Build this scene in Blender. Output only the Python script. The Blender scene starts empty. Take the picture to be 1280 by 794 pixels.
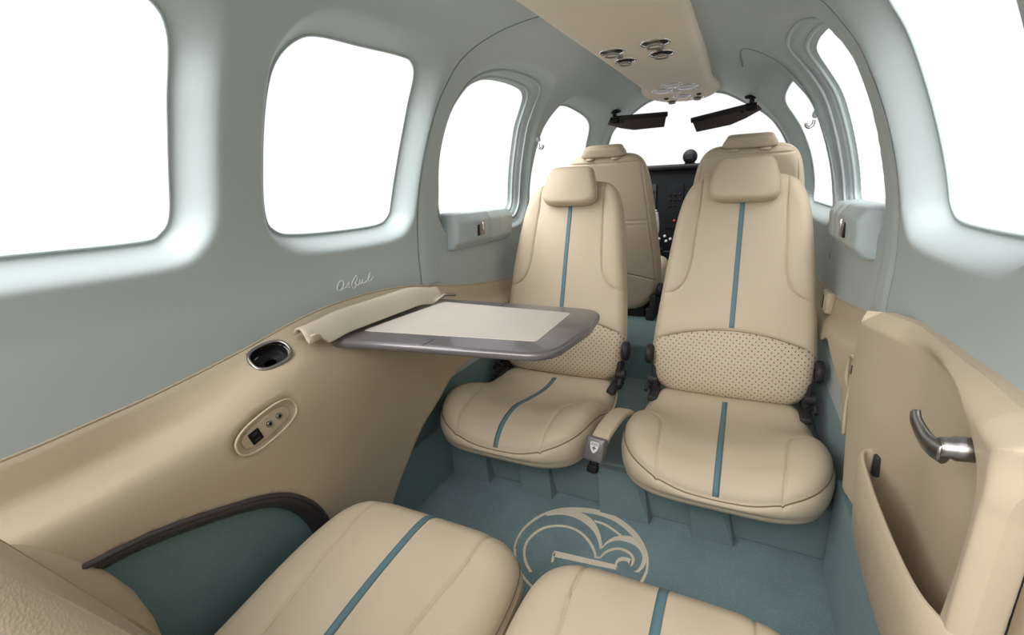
import bpy, math
import numpy as np
from mathutils import Vector, Matrix

SC = bpy.context.scene
COL = SC.collection
PI = math.pi

# ------------------------------------------------------------------ materials
def new_mat(name):
    m = bpy.data.materials.new(name); m.use_nodes = True
    return m, m.node_tree.nodes, m.node_tree.links, m.node_tree.nodes['Principled BSDF']

def leather(name, col, rough=.5, grain=420., bump=.12, vary=.04, spec=.4):
    m, N, L, b = new_mat(name)
    b.inputs['Roughness'].default_value = rough
    b.inputs['Specular IOR Level'].default_value = spec
    tc = N.new('ShaderNodeTexCoord')
    nz = N.new('ShaderNodeTexNoise'); nz.inputs['Scale'].default_value = 14; nz.inputs['Detail'].default_value = 4
    L.new(tc.outputs['Object'], nz.inputs['Vector'])
    cr = N.new('ShaderNodeMix'); cr.data_type = 'RGBA'
    cr.inputs[6].default_value = tuple(c*(1-vary) for c in col)+(1,)
    cr.inputs[7].default_value = tuple(min(1, c*(1+vary)) for c in col)+(1,)
    L.new(nz.outputs['Fac'], cr.inputs[0]); L.new(cr.outputs[2], b.inputs['Base Color'])
    vo = N.new('ShaderNodeTexVoronoi'); vo.inputs['Scale'].default_value = grain
    L.new(tc.outputs['Object'], vo.inputs['Vector'])
    bp = N.new('ShaderNodeBump'); bp.inputs['Strength'].default_value = bump; bp.inputs['Distance'].default_value = .0008
    L.new(vo.outputs['Distance'], bp.inputs['Height']); L.new(bp.outputs['Normal'], b.inputs['Normal'])
    return m

def plain(name, col, rough=.4, metal=0., spec=.5, coat=0.):
    m, N, L, b = new_mat(name)
    b.inputs['Roughness'].default_value = rough; b.inputs['Metallic'].default_value = metal
    b.inputs['Specular IOR Level'].default_value = spec
    b.inputs['Coat Weight'].default_value = coat
    tc = N.new('ShaderNodeTexCoord')
    nz = N.new('ShaderNodeTexNoise'); nz.inputs['Scale'].default_value = 60
    L.new(tc.outputs['Object'], nz.inputs['Vector'])
    cr = N.new('ShaderNodeMix'); cr.data_type = 'RGBA'
    cr.inputs[6].default_value = tuple(c*.97 for c in col)+(1,); cr.inputs[7].default_value = tuple(min(1, c*1.03) for c in col)+(1,)
    L.new(nz.outputs['Fac'], cr.inputs[0]); L.new(cr.outputs[2], b.inputs['Base Color'])
    return m

def carpet(name, col, scale=700., contrast=.28, bump=.5):
    m, N, L, b = new_mat(name)
    b.inputs['Roughness'].default_value = .95; b.inputs['Specular IOR Level'].default_value = .1
    b.inputs['Sheen Weight'].default_value = .15
    tc = N.new('ShaderNodeTexCoord')
    nz = N.new('ShaderNodeTexNoise'); nz.inputs['Scale'].default_value = scale; nz.inputs['Detail'].default_value = 3
    n2 = N.new('ShaderNodeTexNoise'); n2.inputs['Scale'].default_value = 9; n2.inputs['Detail'].default_value = 4
    L.new(tc.outputs['Object'], nz.inputs['Vector']); L.new(tc.outputs['Object'], n2.inputs['Vector'])
    ad = N.new('ShaderNodeMath'); ad.operation = 'ADD'
    L.new(nz.outputs['Fac'], ad.inputs[0])
    ml = N.new('ShaderNodeMath'); ml.operation = 'MULTIPLY'; ml.inputs[1].default_value = .5
    L.new(n2.outputs['Fac'], ml.inputs[0]); L.new(ml.outputs[0], ad.inputs[1])
    mr = N.new('ShaderNodeMapRange'); mr.inputs[1].default_value = .5; mr.inputs[2].default_value = 1.0
    L.new(ad.outputs[0], mr.inputs[0])
    cr = N.new('ShaderNodeMix'); cr.data_type = 'RGBA'
    cr.inputs[6].default_value = tuple(c*(1-contrast) for c in col)+(1,); cr.inputs[7].default_value = tuple(c*(1+contrast) for c in col)+(1,)
    L.new(mr.outputs[0], cr.inputs[0]); L.new(cr.outputs[2], b.inputs['Base Color'])
    bp = N.new('ShaderNodeBump'); bp.inputs['Strength'].default_value = bump; bp.inputs['Distance'].default_value = .002
    L.new(nz.outputs['Fac'], bp.inputs['Height']); L.new(bp.outputs['Normal'], b.inputs['Normal'])
    return m

TAN = (.505, .414, .303)
M = {}
M['leather'] = leather('tan_leather', TAN, .52, 480, .10)
M['leather_grain'] = leather('tan_leather_coarse_grain', TAN, .5, 560, .35)
M['panel'] = leather('tan_panel_vinyl', (.495, .405, .295), .46, 420, .12)
M['console'] = leather('tan_console_cloth', (.78, .685, .56), .6, 600, .12)
M['inlay'] = leather('cream_table_leather', (.545, .50, .437), .5, 600, .08)
M['flap'] = leather('light_tan_leather', (.56, .49, .395), .45, 520, .08)
M['seam'] = plain('dark_tan_thread', (.16, .115, .07), .7)
M['thread'] = plain('tan_thread', (.42, .33, .22), .7)
M['stripe'] = leather('teal_leather', (.095, .172, .197), .55, 500, .08)
M['wall'] = leather('grey_green_wall_covering', (.435, .497, .496), .5, 700, .05, .015, .4)
M['trimgrey'] = leather('grey_green_window_trim', (.425, .492, .498), .42, 700, .03, .01, .45)
M['seamgrey'] = plain('grey_green_seam', (.25, .29, .29), .7)
M['carpet'] = carpet('teal_carpet', (.19, .268, .285), 520, .34)
M['carpetwall'] = carpet('teal_side_carpet', (.17, .265, .28), 500, .12, .25)
M['spar'] = carpet('dark_teal_floor_vinyl', (.145, .20, .205), 300, .10, .1)
M['emblem'] = carpet('pale_gold_inlay', (.74, .66, .52), 600, .22, .3)
M['dark'] = plain('charcoal_plastic', (.03, .028, .029), .45, 0, .3)
M['arc'] = plain('dark_bronze_trim', (.05, .044, .046), .4)
M['table'] = plain('pewter_grey_paint', (.155, .142, .147), .3, .35, .5, .3)
M['black'] = plain('black_plastic', (.006, .006, .007), .42, 0, .2)
M['blackpanel'] = plain('black_panel_paint', (.008, .009, .010), .6, 0, .12)
M['visor'] = plain('smoked_visor_plastic', (.045, .036, .036), .3)
M['visor2'] = plain('visor_black_bar', (.004, .004, .005), .5)
M['chrome'] = plain('polished_chrome', (.72, .70, .69), .16, 1.)
M['satin'] = plain('satin_nickel', (.32, .30, .288), .32, 1.)
M['latch'] = plain('bronze_latch_metal', (.25, .21, .18), .3, .8)
M['white'] = plain('pale_grey_plastic', (.62, .60, .62), .35)
M['red'] = plain('red_button', (.6, .04, .04), .4)
M['lens'] = plain('frosted_lamp_lens', (.78, .76, .82), .25)
M['label'] = plain('pale_print', (.66, .65, .66), .5)
M['cup'] = plain('glossy_dark_liner', (.014, .014, .016), .5, 0, .2)
M['script'] = plain('brushed_silver_script', (.88, .88, .90), .35, .2)

def glass_mat():
    m, N, L, b = new_mat('clear_window_glass')
    out = N['Material Output']; N.remove(b)
    t = N.new('ShaderNodeBsdfTransparent'); t.inputs[0].default_value = (.98, .985, .985, 1)
    g = N.new('ShaderNodeBsdfGlossy'); g.inputs['Roughness'].default_value = .02
    mx = N.new('ShaderNodeMixShader')
    mx.inputs[0].default_value = .02; L.new(t.outputs[0], mx.inputs[1]); L.new(g.outputs[0], mx.inputs[2])
    L.new(mx.outputs[0], out.inputs[0])
    return m
M['glass'] = glass_mat()

def perforated():
    m = leather('perforated_tan_leather', TAN, .52, 480, .06)
    N = m.node_tree.nodes; L = m.node_tree.links; b = N['Principled BSDF']
    src = b.inputs['Base Color'].links[0].from_socket
    tc = N.new('ShaderNodeTexCoord'); sp = N.new('ShaderNodeSeparateXYZ'); L.new(tc.outputs['Object'], sp.inputs[0])
    cb = N.new('ShaderNodeCombineXYZ'); L.new(sp.outputs['X'], cb.inputs['X']); L.new(sp.outputs['Z'], cb.inputs['Y'])
    sc = N.new('ShaderNodeVectorMath'); sc.operation = 'MULTIPLY'; sc.inputs[1].default_value = (1/.0165, 1/.0165, 0)
    L.new(cb.outputs[0], sc.inputs[0])
    ds = []
    for off in (0., .5):
        a = N.new('ShaderNodeVectorMath'); a.operation = 'ADD'; a.inputs[1].default_value = (off+40, off+40, 0); L.new(sc.outputs[0], a.inputs[0])
        fr = N.new('ShaderNodeVectorMath'); fr.operation = 'FRACTION'; L.new(a.outputs[0], fr.inputs[0])
        sb = N.new('ShaderNodeVectorMath'); sb.operation = 'SUBTRACT'; sb.inputs[1].default_value = (.5, .5, 0); L.new(fr.outputs[0], sb.inputs[0])
        ln = N.new('ShaderNodeVectorMath'); ln.operation = 'LENGTH'; L.new(sb.outputs[0], ln.inputs[0]); ds.append(ln.outputs['Value'])
    mn = N.new('ShaderNodeMath'); mn.operation = 'MINIMUM'; L.new(ds[0], mn.inputs[0]); L.new(ds[1], mn.inputs[1])
    mr = N.new('ShaderNodeMapRange'); mr.inputs[1].default_value = .085; mr.inputs[2].default_value = .13; mr.inputs[3].default_value = 1; mr.inputs[4].default_value = 0
    L.new(mn.outputs[0], mr.inputs[0])
    mx = N.new('ShaderNodeMix'); mx.data_type = 'RGBA'; mx.inputs[7].default_value = (.05, .035, .02, 1)
    L.new(mr.outputs[0], mx.inputs[0]); L.new(src, mx.inputs[6]); L.new(mx.outputs[2], b.inputs['Base Color'])
    return m
M['perf'] = perforated()

# ------------------------------------------------------------------ object helpers
def tag(o, label=None, cat=None, group=None, kind=None):
    if label: o['label'] = label
    if cat: o['category'] = cat
    if group: o['group'] = group
    if kind: o['kind'] = kind
    return o

def empty(name, loc, label=None, cat=None, group=None, kind=None):
    o = bpy.data.objects.new(name, None); COL.objects.link(o); o.location = loc
    o.empty_display_size = .05
    return tag(o, label, cat, group, kind)

ORG = {}
def mk(name, vf, mat, parent=None, label=None, cat=None, group=None, kind=None, smooth=True, sharp=None):
    """One mesh object from world-space (verts, faces). Its origin is its parent's origin or its own base."""
    v, f = vf
    v = np.asarray(v, float)
    if parent is None:
        org = np.array([(v[:, 0].min()+v[:, 0].max())/2, (v[:, 1].min()+v[:, 1].max())/2, v[:, 2].min()])
    else:
        org = ORG[parent.name] if parent.name in ORG else np.array(parent.location)
    me = bpy.data.meshes.new(name)
    me.from_pydata((v-org).tolist(), [], [list(map(int, q)) for q in f])
    me.validate(); me.update()
    me.materials.append(mat)
    if smooth:
        me.polygons.foreach_set('use_smooth', [True]*len(me.polygons))
        if sharp: me.set_sharp_from_angle(angle=math.radians(sharp))
    o = bpy.data.objects.new(name, me); COL.objects.link(o)
    if parent is None: o.location = org
    else: o.parent = parent
    ORG[o.name] = org
    return tag(o, label, cat, group, kind)

def copy_tree(o, parent=None):
    c = o.copy(); COL.objects.link(c)
    if parent is not None:
        c.parent = parent; c.matrix_parent_inverse = o.matrix_parent_inverse.copy()
    for ch in list(o.children): copy_tree(ch, c)
    return c

def join(*ms):
    V = []; F = []; n = 0
    for v, f in ms:
        v = np.asarray(v, float); V.append(v); F += [[i+n for i in q] for q in f]; n += len(v)
    return np.vstack(V), F

def xf(vf, mtx):
    v, f = vf; v = np.asarray(v, float)
    R = np.array(mtx)
    return v @ R[:3, :3].T + R[:3, 3], f

def mirror_x(vf):
    v, f = vf; v = np.array(v, float); v[:, 0] *= -1
    return v, [list(q)[::-1] for q in f]

def frame(o, u, v, w):
    """matrix with columns u,v,w and origin o"""
    m = np.eye(4); m[:3, 0] = u; m[:3, 1] = v; m[:3, 2] = w; m[:3, 3] = o
    return m

def nrm(a):
    a = np.asarray(a, float); return a/np.linalg.norm(a)

def cat_spline(pts, n=8, closed=False):
    p = np.array(pts, float)
    if closed: q = np.vstack([p[-1], p, p[0], p[1]])
    else: q = np.vstack([2*p[0]-p[1], p, 2*p[-1]-p[-2]])
    out = []
    t = np.linspace(0, 1, n, endpoint=False)[:, None]
    for i in range(1, len(q)-2):
        a, b, c, d = q[i-1], q[i], q[i+1], q[i+2]
        out.append(.5*((2*b)+(c-a)*t+(2*a-5*b+4*c-d)*t*t+(3*b-a-3*c+d)*t**3))
    out = np.vstack(out)
    if not closed: out = np.vstack([out, p[-1]])
    return out

def resample(p, n, closed=False):
    p = np.asarray(p, float)
    if closed: p = np.vstack([p, p[0]])
    s = np.r_[0, np.cumsum(np.linalg.norm(np.diff(p, axis=0), axis=1))]
    t = np.linspace(0, s[-1], n, endpoint=not closed)
    return np.stack([np.interp(t, s, p[:, k]) for k in range(p.shape[1])], 1)

def smooth_interp(xs, ys):
    """C1 monotone-ish cubic through points, returned as a function"""
    pts = cat_spline(list(zip(xs, ys)), 12)
    return lambda q: np.interp(q, pts[:, 0], pts[:, 1])

def tube(path, r, seg=10, closed=False, caps=True, up=(0, 0, 1), flat=1.0):
    p = np.asarray(path, float); n = len(p)
    r = np.full(n, r) if np.isscalar(r) else np.asarray(r, float)
    V = []; T = np.zeros_like(p)
    if closed: T = np.roll(p, -1, 0)-np.roll(p, 1, 0)
    else:
        T[1:-1] = p[2:]-p[:-2]; T[0] = p[1]-p[0]; T[-1] = p[-1]-p[-2]
    T /= np.linalg.norm(T, axis=1)[:, None]+1e-12
    u = np.cross(T[0], up)
    if np.linalg.norm(u) < 1e-3: u = np.cross(T[0], (1, 0, 0))
    u = nrm(u)
    for i in range(n):
        u = u-T[i]*np.dot(u, T[i]); u = nrm(u); w = np.cross(T[i], u)
        a = np.arange(seg)*2*PI/seg
        V.append(p[i]+r[i]*(np.cos(a)[:, None]*u+flat*np.sin(a)[:, None]*w))
    V = np.vstack(V); F = []
    for i in range(n if closed else n-1):
        j = (i+1) % n
        for k in range(seg):
            l = (k+1) % seg
            F.append([i*seg+k, i*seg+l, j*seg+l, j*seg+k])
    if caps and not closed:
        F.append(list(range(seg))[::-1]); F.append([(n-1)*seg+k for k in range(seg)])
    return V, F

def lathe(prof, seg=32, mtx=None, close=True):
    """prof: (r, z) list, revolved round local z"""
    V = []; F = []; m = len(prof)
    a = np.arange(seg)*2*PI/seg
    for r, z in prof: V.append(np.stack([r*np.cos(a), r*np.sin(a), np.full(seg, z)], 1))
    V = np.vstack(V)
    for i in range(m-1):
        for k in range(seg):
            l = (k+1) % seg
            F.append([i*seg+k, i*seg+l, (i+1)*seg+l, (i+1)*seg+k])
    if close:
        F.append([k for k in range(seg)][::-1]); F.append([(m-1)*seg+k for k in range(seg)])
    return xf((V, F), mtx) if mtx is not None else (V, F)

def rings_solid(rings):
    """stack of closed rings with the same count -> capped solid"""
    n = len(rings[0]); V = np.vstack(rings); F = []
    for i in range(len(rings)-1):
        for k in range(n):
            l = (k+1) % n
            F.append([i*n+k, i*n+l, (i+1)*n+l, (i+1)*n+k])
    F.append(list(range(n))[::-1]); F.append([(len(rings)-1)*n+k for k in range(n)])
    return V, F

def offset_poly(p, d):
    p = np.asarray(p, float)
    t = np.roll(p, -1, 0)-np.roll(p, 1, 0); t /= np.linalg.norm(t, axis=1)[:, None]+1e-12
    nn = np.stack([t[:, 1], -t[:, 0]], 1)
    area = .5*np.sum(p[:, 0]*np.roll(p[:, 1], -1)-np.roll(p[:, 0], -1)*p[:, 1])
    return p+nn*d*(1 if area > 0 else -1)

def rounded_poly(pts, r, seg=6):
    p = np.asarray(pts, float); out = []; n = len(p)
    for i in range(n):
        a, b, c = p[i-1], p[i], p[(i+1) % n]
        rr = r[i] if hasattr(r, '__len__') else r
        d1 = a-b; d2 = c-b; l1 = np.linalg.norm(d1); l2 = np.linalg.norm(d2)
        d1 = d1/l1; d2 = d2/l2
        ang = math.acos(max(-1, min(1, float(d1@d2)))); k = min(rr/math.tan(ang/2), .48*l1, .48*l2)
        s, e = b+d1*k, b+d2*k
        for t in np.linspace(0, 1, seg): out.append((1-t)**2*s+2*t*(1-t)*b+t*t*e)
    return np.array(out)

def slab(poly, z0, z1, bev=.003, mtx=None, k=4):
    """2D outline -> solid with rounded rims, along local z"""
    rings = []
    P = np.asarray(poly, float)
    for i in range(k+1):
        a = i/k*PI/2
        rings.append(np.c_[offset_poly(P, -bev*(1-math.sin(a))), np.full(len(P), z0+bev*(1-math.cos(a)))])
    for i in range(k+1):
        a = (1-i/k)*PI/2
        rings.append(np.c_[offset_poly(P, -bev*(1-math.sin(a))), np.full(len(P), z1-bev*(1-math.cos(a)))])
    area = .5*np.sum(P[:, 0]*np.roll(P[:, 1], -1)-np.roll(P[:, 0], -1)*P[:, 1])
    v, f = rings_solid(rings)
    if area < 0: f = [q[::-1] for q in f]
    return xf((v, f), mtx) if mtx is not None else (v, f)

def rbox(c, s, r=.004, mtx=None):
    hx, hy = s[0]/2, s[1]/2
    p = rounded_poly([(-hx, -hy), (hx, -hy), (hx, hy), (-hx, hy)], min(r*1.5, hx*.9, hy*.9), 5)
    v, f = slab(p, -s[2]/2, s[2]/2, min(r, s[2]*.45))
    v = v+np.asarray(c, float) if mtx is None else xf((v, f), mtx)[0]
    return v, f

def grid_faces(nu, nv, flip=False):
    i, j = np.meshgrid(np.arange(nu-1), np.arange(nv-1), indexing='ij')
    a = (i*nv+j).ravel(); b = a+nv
    q = np.stack([a, b, b+1, a+1], 1)
    return q[:, ::-1] if flip else q

def clip(v, f, s):
    """keep the part of the mesh where s > 0, cutting faces along s = 0"""
    v = np.asarray(v, float); s = np.asarray(s, float)
    f = [list(q) for q in f]
    newv = []; cut = {}; out = []
    def edge(a, b):
        key = (a, b) if a < b else (b, a)
        if key not in cut:
            t = s[key[0]]/(s[key[0]]-s[key[1]])
            newv.append(v[key[0]]+(v[key[1]]-v[key[0]])*t); cut[key] = len(v)+len(newv)-1
        return cut[key]
    pos = s > 0
    for q in f:
        k = [bool(pos[i]) for i in q]
        if all(k): out.append(q); continue
        if not any(k): continue
        r = []
        for i in range(len(q)):
            a, b = q[i], q[(i+1) % len(q)]
            if pos[a]: r.append(a)
            if pos[a] != pos[b]: r.append(edge(a, b))
        if len(r) >= 3: out.append(r)
    V = np.vstack([v, np.array(newv).reshape(-1, 3)])
    used = np.zeros(len(V), bool)
    for q in out: used[q] = True
    idx = np.cumsum(used)-1
    return V[used], [[int(idx[i]) for i in q] for q in out]

def poly_sdf(P, x, y):
    """signed distance (negative inside) from points to closed polygon"""
    P = np.asarray(P, float); Q = np.roll(P, -1, 0)
    sh = x.shape; x = x.ravel(); y = y.ravel()
    d = np.full(x.shape, 1e9); ins = np.zeros(x.shape, bool)
    for a, b in zip(P, Q):
        ex, ey = b-a; L2 = ex*ex+ey*ey+1e-18
        t = np.clip(((x-a[0])*ex+(y-a[1])*ey)/L2, 0, 1)
        d = np.minimum(d, (x-a[0]-t*ex)**2+(y-a[1]-t*ey)**2)
        c = (a[1] > y) != (b[1] > y)
        if abs(ey) > 1e-15: ins ^= c & (x < (y-a[1])*ex/ey+a[0])
    return (np.sqrt(d)*np.where(ins, -1, 1)).reshape(sh)

def line_dist(P, x, y):
    P = np.asarray(P, float); d = np.full(x.shape, 1e9)
    for a, b in zip(P[:-1], P[1:]):
        ex, ey = b-a; L2 = ex*ex+ey*ey+1e-18
        t = np.clip(((x-a[0])*ex+(y-a[1])*ey)/L2, 0, 1)
        d = np.minimum(d, (x-a[0]-t*ex)**2+(y-a[1]-t*ey)**2)
    return np.sqrt(d)

def sstep(a, b, x):
    t = np.clip((x-a)/(b-a), 0, 1); return t*t*(3-2*t)

def solidify(vf, d, vec=None):
    """thicken an open sheet by moving a copy along vertex normals by d"""
    v, f = vf; v = np.asarray(v, float); n = np.zeros_like(v)
    for q in f:
        a = np.cross(v[q[1]]-v[q[0]], v[q[2]]-v[q[0]])
        if len(q) > 3: a = a+np.cross(v[q[2]]-v[q[0]], v[q[3]]-v[q[0]])
        n[q] += a
    n /= np.linalg.norm(n, axis=1)[:, None]+1e-12
    if vec is not None: n = np.tile(np.asarray(vec, float), (len(v), 1)); d = 1.
    N = len(v); ec = {}
    for q in f:
        for i in range(len(q)):
            e = (q[i], q[(i+1) % len(q)]); ec[e] = ec.get(e, 0)+1
    side = [[b, a, a+N, b+N] for (a, b) in ec if (b, a) not in ec]
    return np.vstack([v, v+n*d]), [list(q) for q in f]+[[i+N for i in q][::-1] for q in f]+side

# traced outlines (metres on the floor / on the wall)
EMB = [
 ( [(-0.1781,0.8592),(-0.183,0.8759),(-0.1863,0.8932),(-0.1876,0.9106),(-0.1874,0.9281),(-0.1853,0.9452),(-0.1816,0.9617),(-0.1765,0.9776),(-0.1699,0.9926),(-0.162,1.0065),(-0.1531,1.0196),(-0.1432,1.0315),(-0.132,1.0417),(-0.1201,1.0505),(-0.1074,1.058),(-0.0944,1.0643),(-0.081,1.0698),(-0.0674,1.0744),(-0.0536,1.078),(-0.0396,1.0807),(-0.0256,1.0822),(-0.0114,1.082),(0.0027,1.08),(0.0167,1.0766),(0.0304,1.0719),(0.0437,1.0658),(0.0565,1.0585),(0.0689,1.05),(0.0806,1.0406),(0.0916,1.0299),(0.1015,1.0179),(0.1106,1.0049),(0.1186,0.9911),(0.1255,0.9765),(0.1306,0.961),(0.1341,0.9449),(0.136,0.9287),(0.1376,0.9128)] ,[(-0.1744,0.8608),(-0.1788,0.8767),(-0.1816,0.8931),(-0.1822,0.9096),(-0.1816,0.926),(-0.1792,0.9419),(-0.1753,0.9573),(-0.1703,0.9723),(-0.1643,0.9867),(-0.1572,1.0003),(-0.1489,1.0127),(-0.1392,1.0236),(-0.1284,1.0326),(-0.1167,1.0402),(-0.1045,1.0465),(-0.0919,1.0516),(-0.0788,1.0552),(-0.0653,1.0564),(-0.052,1.0583),(-0.039,1.0611),(-0.0258,1.0626),(-0.0125,1.0624),(0.0008,1.0611),(0.014,1.0586),(0.0269,1.0544),(0.0394,1.0486),(0.0515,1.0418),(0.0631,1.0337),(0.074,1.0242),(0.0846,1.0148),(0.0951,1.0058),(0.1049,0.9959),(0.1132,0.9838),(0.1201,0.9705),(0.1256,0.9562),(0.129,0.941),(0.1309,0.9256),(0.1324,0.9105)] ),
 ( [(-0.151,1.0129),(-0.1419,1.0212),(-0.1328,1.0296),(-0.1232,1.0372),(-0.113,1.0436),(-0.1024,1.0491),(-0.0914,1.0535),(-0.0799,1.0562),(-0.0679,1.0543),(-0.0558,1.0506),(-0.044,1.0461),(-0.0325,1.0398),(-0.0219,1.0306),(-0.0124,1.0196),(-0.0039,1.0075),(0.0035,0.9945),(0.0099,0.9809),(0.0153,0.9671),(0.0203,0.9533)] ,[(-0.148,1.0053),(-0.1388,1.0113),(-0.1296,1.0174),(-0.12,1.0225),(-0.1098,1.0262),(-0.0993,1.0285),(-0.0884,1.0294),(-0.0774,1.0283),(-0.0664,1.0258),(-0.0555,1.0222),(-0.0448,1.0176),(-0.0344,1.0119),(-0.0245,1.0051),(-0.0151,0.997),(-0.0065,0.9876),(0.0008,0.9767),(0.0073,0.965),(0.013,0.9531),(0.0183,0.9412)] ),
 ( [(0.0206,0.9521),(0.0232,0.9621),(0.0261,0.972),(0.0299,0.9813),(0.0348,0.9896),(0.0404,0.997),(0.0469,1.0029),(0.0539,1.0073),(0.0612,1.0108),(0.0687,1.0136),(0.0764,1.0152),(0.0841,1.0142),(0.0915,1.0108),(0.0984,1.0058),(0.1046,0.9993),(0.1099,0.9913),(0.1144,0.9825),(0.1187,0.9737),(0.1231,0.9652),(0.1267,0.9562),(0.1279,0.9461),(0.1275,0.9358),(0.1258,0.9259),(0.1225,0.917),(0.1187,0.9085)] ,[(0.0208,0.94),(0.0229,0.9492),(0.0255,0.9583),(0.0291,0.9667),(0.0335,0.9743),(0.0388,0.9807),(0.0448,0.9858),(0.0513,0.9896),(0.0582,0.9922),(0.0652,0.9934),(0.0723,0.9936),(0.0794,0.993),(0.0864,0.9916),(0.0931,0.989),(0.0996,0.9851),(0.1055,0.9799),(0.1106,0.9732),(0.1148,0.9653),(0.1176,0.9565),(0.1189,0.947),(0.1189,0.9375),(0.1179,0.9282),(0.1159,0.9192),(0.1129,0.911),(0.1082,0.9048)] ),
 ( [(-0.0241,1.0377),(-0.0139,1.0384),(-0.0037,1.0382),(0.0065,1.036),(0.0166,1.0324),(0.0265,1.028),(0.036,1.0229),(0.0454,1.0173),(0.0546,1.0118)] ,[(-0.0203,1.0315),(-0.0109,1.0315),(-0.0015,1.0308),(0.0078,1.0283),(0.017,1.0248),(0.026,1.0208),(0.0348,1.0163),(0.0434,1.0115),(0.0519,1.0068)] ),
 ( [(-0.1119,0.8087),(-0.1204,0.8157),(-0.1288,0.8232),(-0.1364,0.8323),(-0.1431,0.8425),(-0.1491,0.8536),(-0.1542,0.8654),(-0.1578,0.8779),(-0.1597,0.8906),(-0.1597,0.9033),(-0.1581,0.9156),(-0.1553,0.9274),(-0.1514,0.9388),(-0.1466,0.9493),(-0.1404,0.9587),(-0.133,0.9666),(-0.1247,0.9733),(-0.1159,0.9789),(-0.1066,0.9835),(-0.0969,0.9869),(-0.0869,0.9891),(-0.0766,0.9898),(-0.0661,0.9892),(-0.0557,0.9871),(-0.0454,0.9835),(-0.0355,0.9782),(-0.0259,0.9719),(-0.0168,0.9647),(-0.0083,0.9565),(-0.0004,0.9474),(0.0065,0.9374),(0.0126,0.9267),(0.0172,0.9152)] ,[(-0.1073,0.8127),(-0.1151,0.8197),(-0.123,0.827),(-0.1304,0.8351),(-0.1372,0.8444),(-0.1433,0.8545),(-0.1483,0.8655),(-0.1517,0.8772),(-0.1535,0.8893),(-0.1534,0.9012),(-0.1517,0.9126),(-0.1489,0.9236),(-0.1452,0.9342),(-0.1407,0.9442),(-0.1351,0.9532),(-0.1283,0.9609),(-0.1207,0.9673),(-0.1125,0.9727),(-0.1038,0.9771),(-0.0947,0.9804),(-0.0852,0.9823),(-0.0755,0.9829),(-0.0657,0.9821),(-0.0559,0.98),(-0.0463,0.9764),(-0.0369,0.9713),(-0.028,0.9651),(-0.0196,0.9579),(-0.0117,0.9499),(-0.0044,0.9413),(0.0023,0.932),(0.0083,0.9223),(0.013,0.9116)] ),
 ( [(0.0122,0.9143),(0.015,0.9157),(0.0178,0.9168),(0.0208,0.9174),(0.0237,0.9179),(0.0267,0.9184)] ,[(0.0134,0.9101),(0.0159,0.9111),(0.0184,0.9119),(0.0209,0.9125),(0.0235,0.9128),(0.0261,0.913)] ),
 ( [(0.0229,0.9133),(0.0249,0.9208),(0.0269,0.9284),(0.0294,0.9357),(0.0327,0.9424),(0.0367,0.9484),(0.0412,0.9536),(0.0462,0.9581),(0.0515,0.9618),(0.0571,0.9645),(0.0629,0.966),(0.0689,0.9665),(0.0748,0.966),(0.0807,0.9645),(0.0864,0.962),(0.0917,0.9584),(0.0964,0.9534),(0.1004,0.9475),(0.1031,0.9402),(0.1031,0.9321),(0.1015,0.9244),(0.0989,0.9173)] ,[(0.0276,0.9153),(0.0295,0.9211),(0.0315,0.9269),(0.0339,0.9324),(0.0368,0.9375),(0.0399,0.9423),(0.0433,0.9467),(0.0471,0.9507),(0.0511,0.9541),(0.0553,0.9569),(0.0599,0.9587),(0.0646,0.9595),(0.0693,0.9596),(0.0741,0.9589),(0.0787,0.9575),(0.0832,0.9555),(0.0875,0.9528),(0.0914,0.9489),(0.0942,0.9437),(0.0943,0.9372),(0.094,0.9307),(0.094,0.9242)] ),
 ( [(0.065,0.9014),(0.0636,0.9068),(0.0626,0.9124),(0.0626,0.9181),(0.0635,0.9238),(0.0652,0.9291),(0.0678,0.9336),(0.0712,0.9368),(0.075,0.9391),(0.0791,0.9404),(0.0833,0.9408),(0.0874,0.9409),(0.0916,0.9407),(0.0957,0.9396)] ,[(0.0703,0.9037),(0.0682,0.9077),(0.0668,0.9123),(0.0678,0.9169),(0.0699,0.921),(0.0725,0.9243),(0.0755,0.927),(0.0788,0.9289),(0.0823,0.9298),(0.0859,0.9294),(0.0893,0.9277),(0.0922,0.9249),(0.0949,0.9216),(0.0976,0.9183)] ),
 ( [(-0.083,0.8932),(0.0639,0.9083)] ,[(-0.0782,0.8754),(0.0694,0.8952)] ),
 ( [(-0.0846,0.8889),(-0.0773,0.8565)] ,[(-0.0764,0.8827),(-0.0722,0.8588)] ),
]
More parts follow.
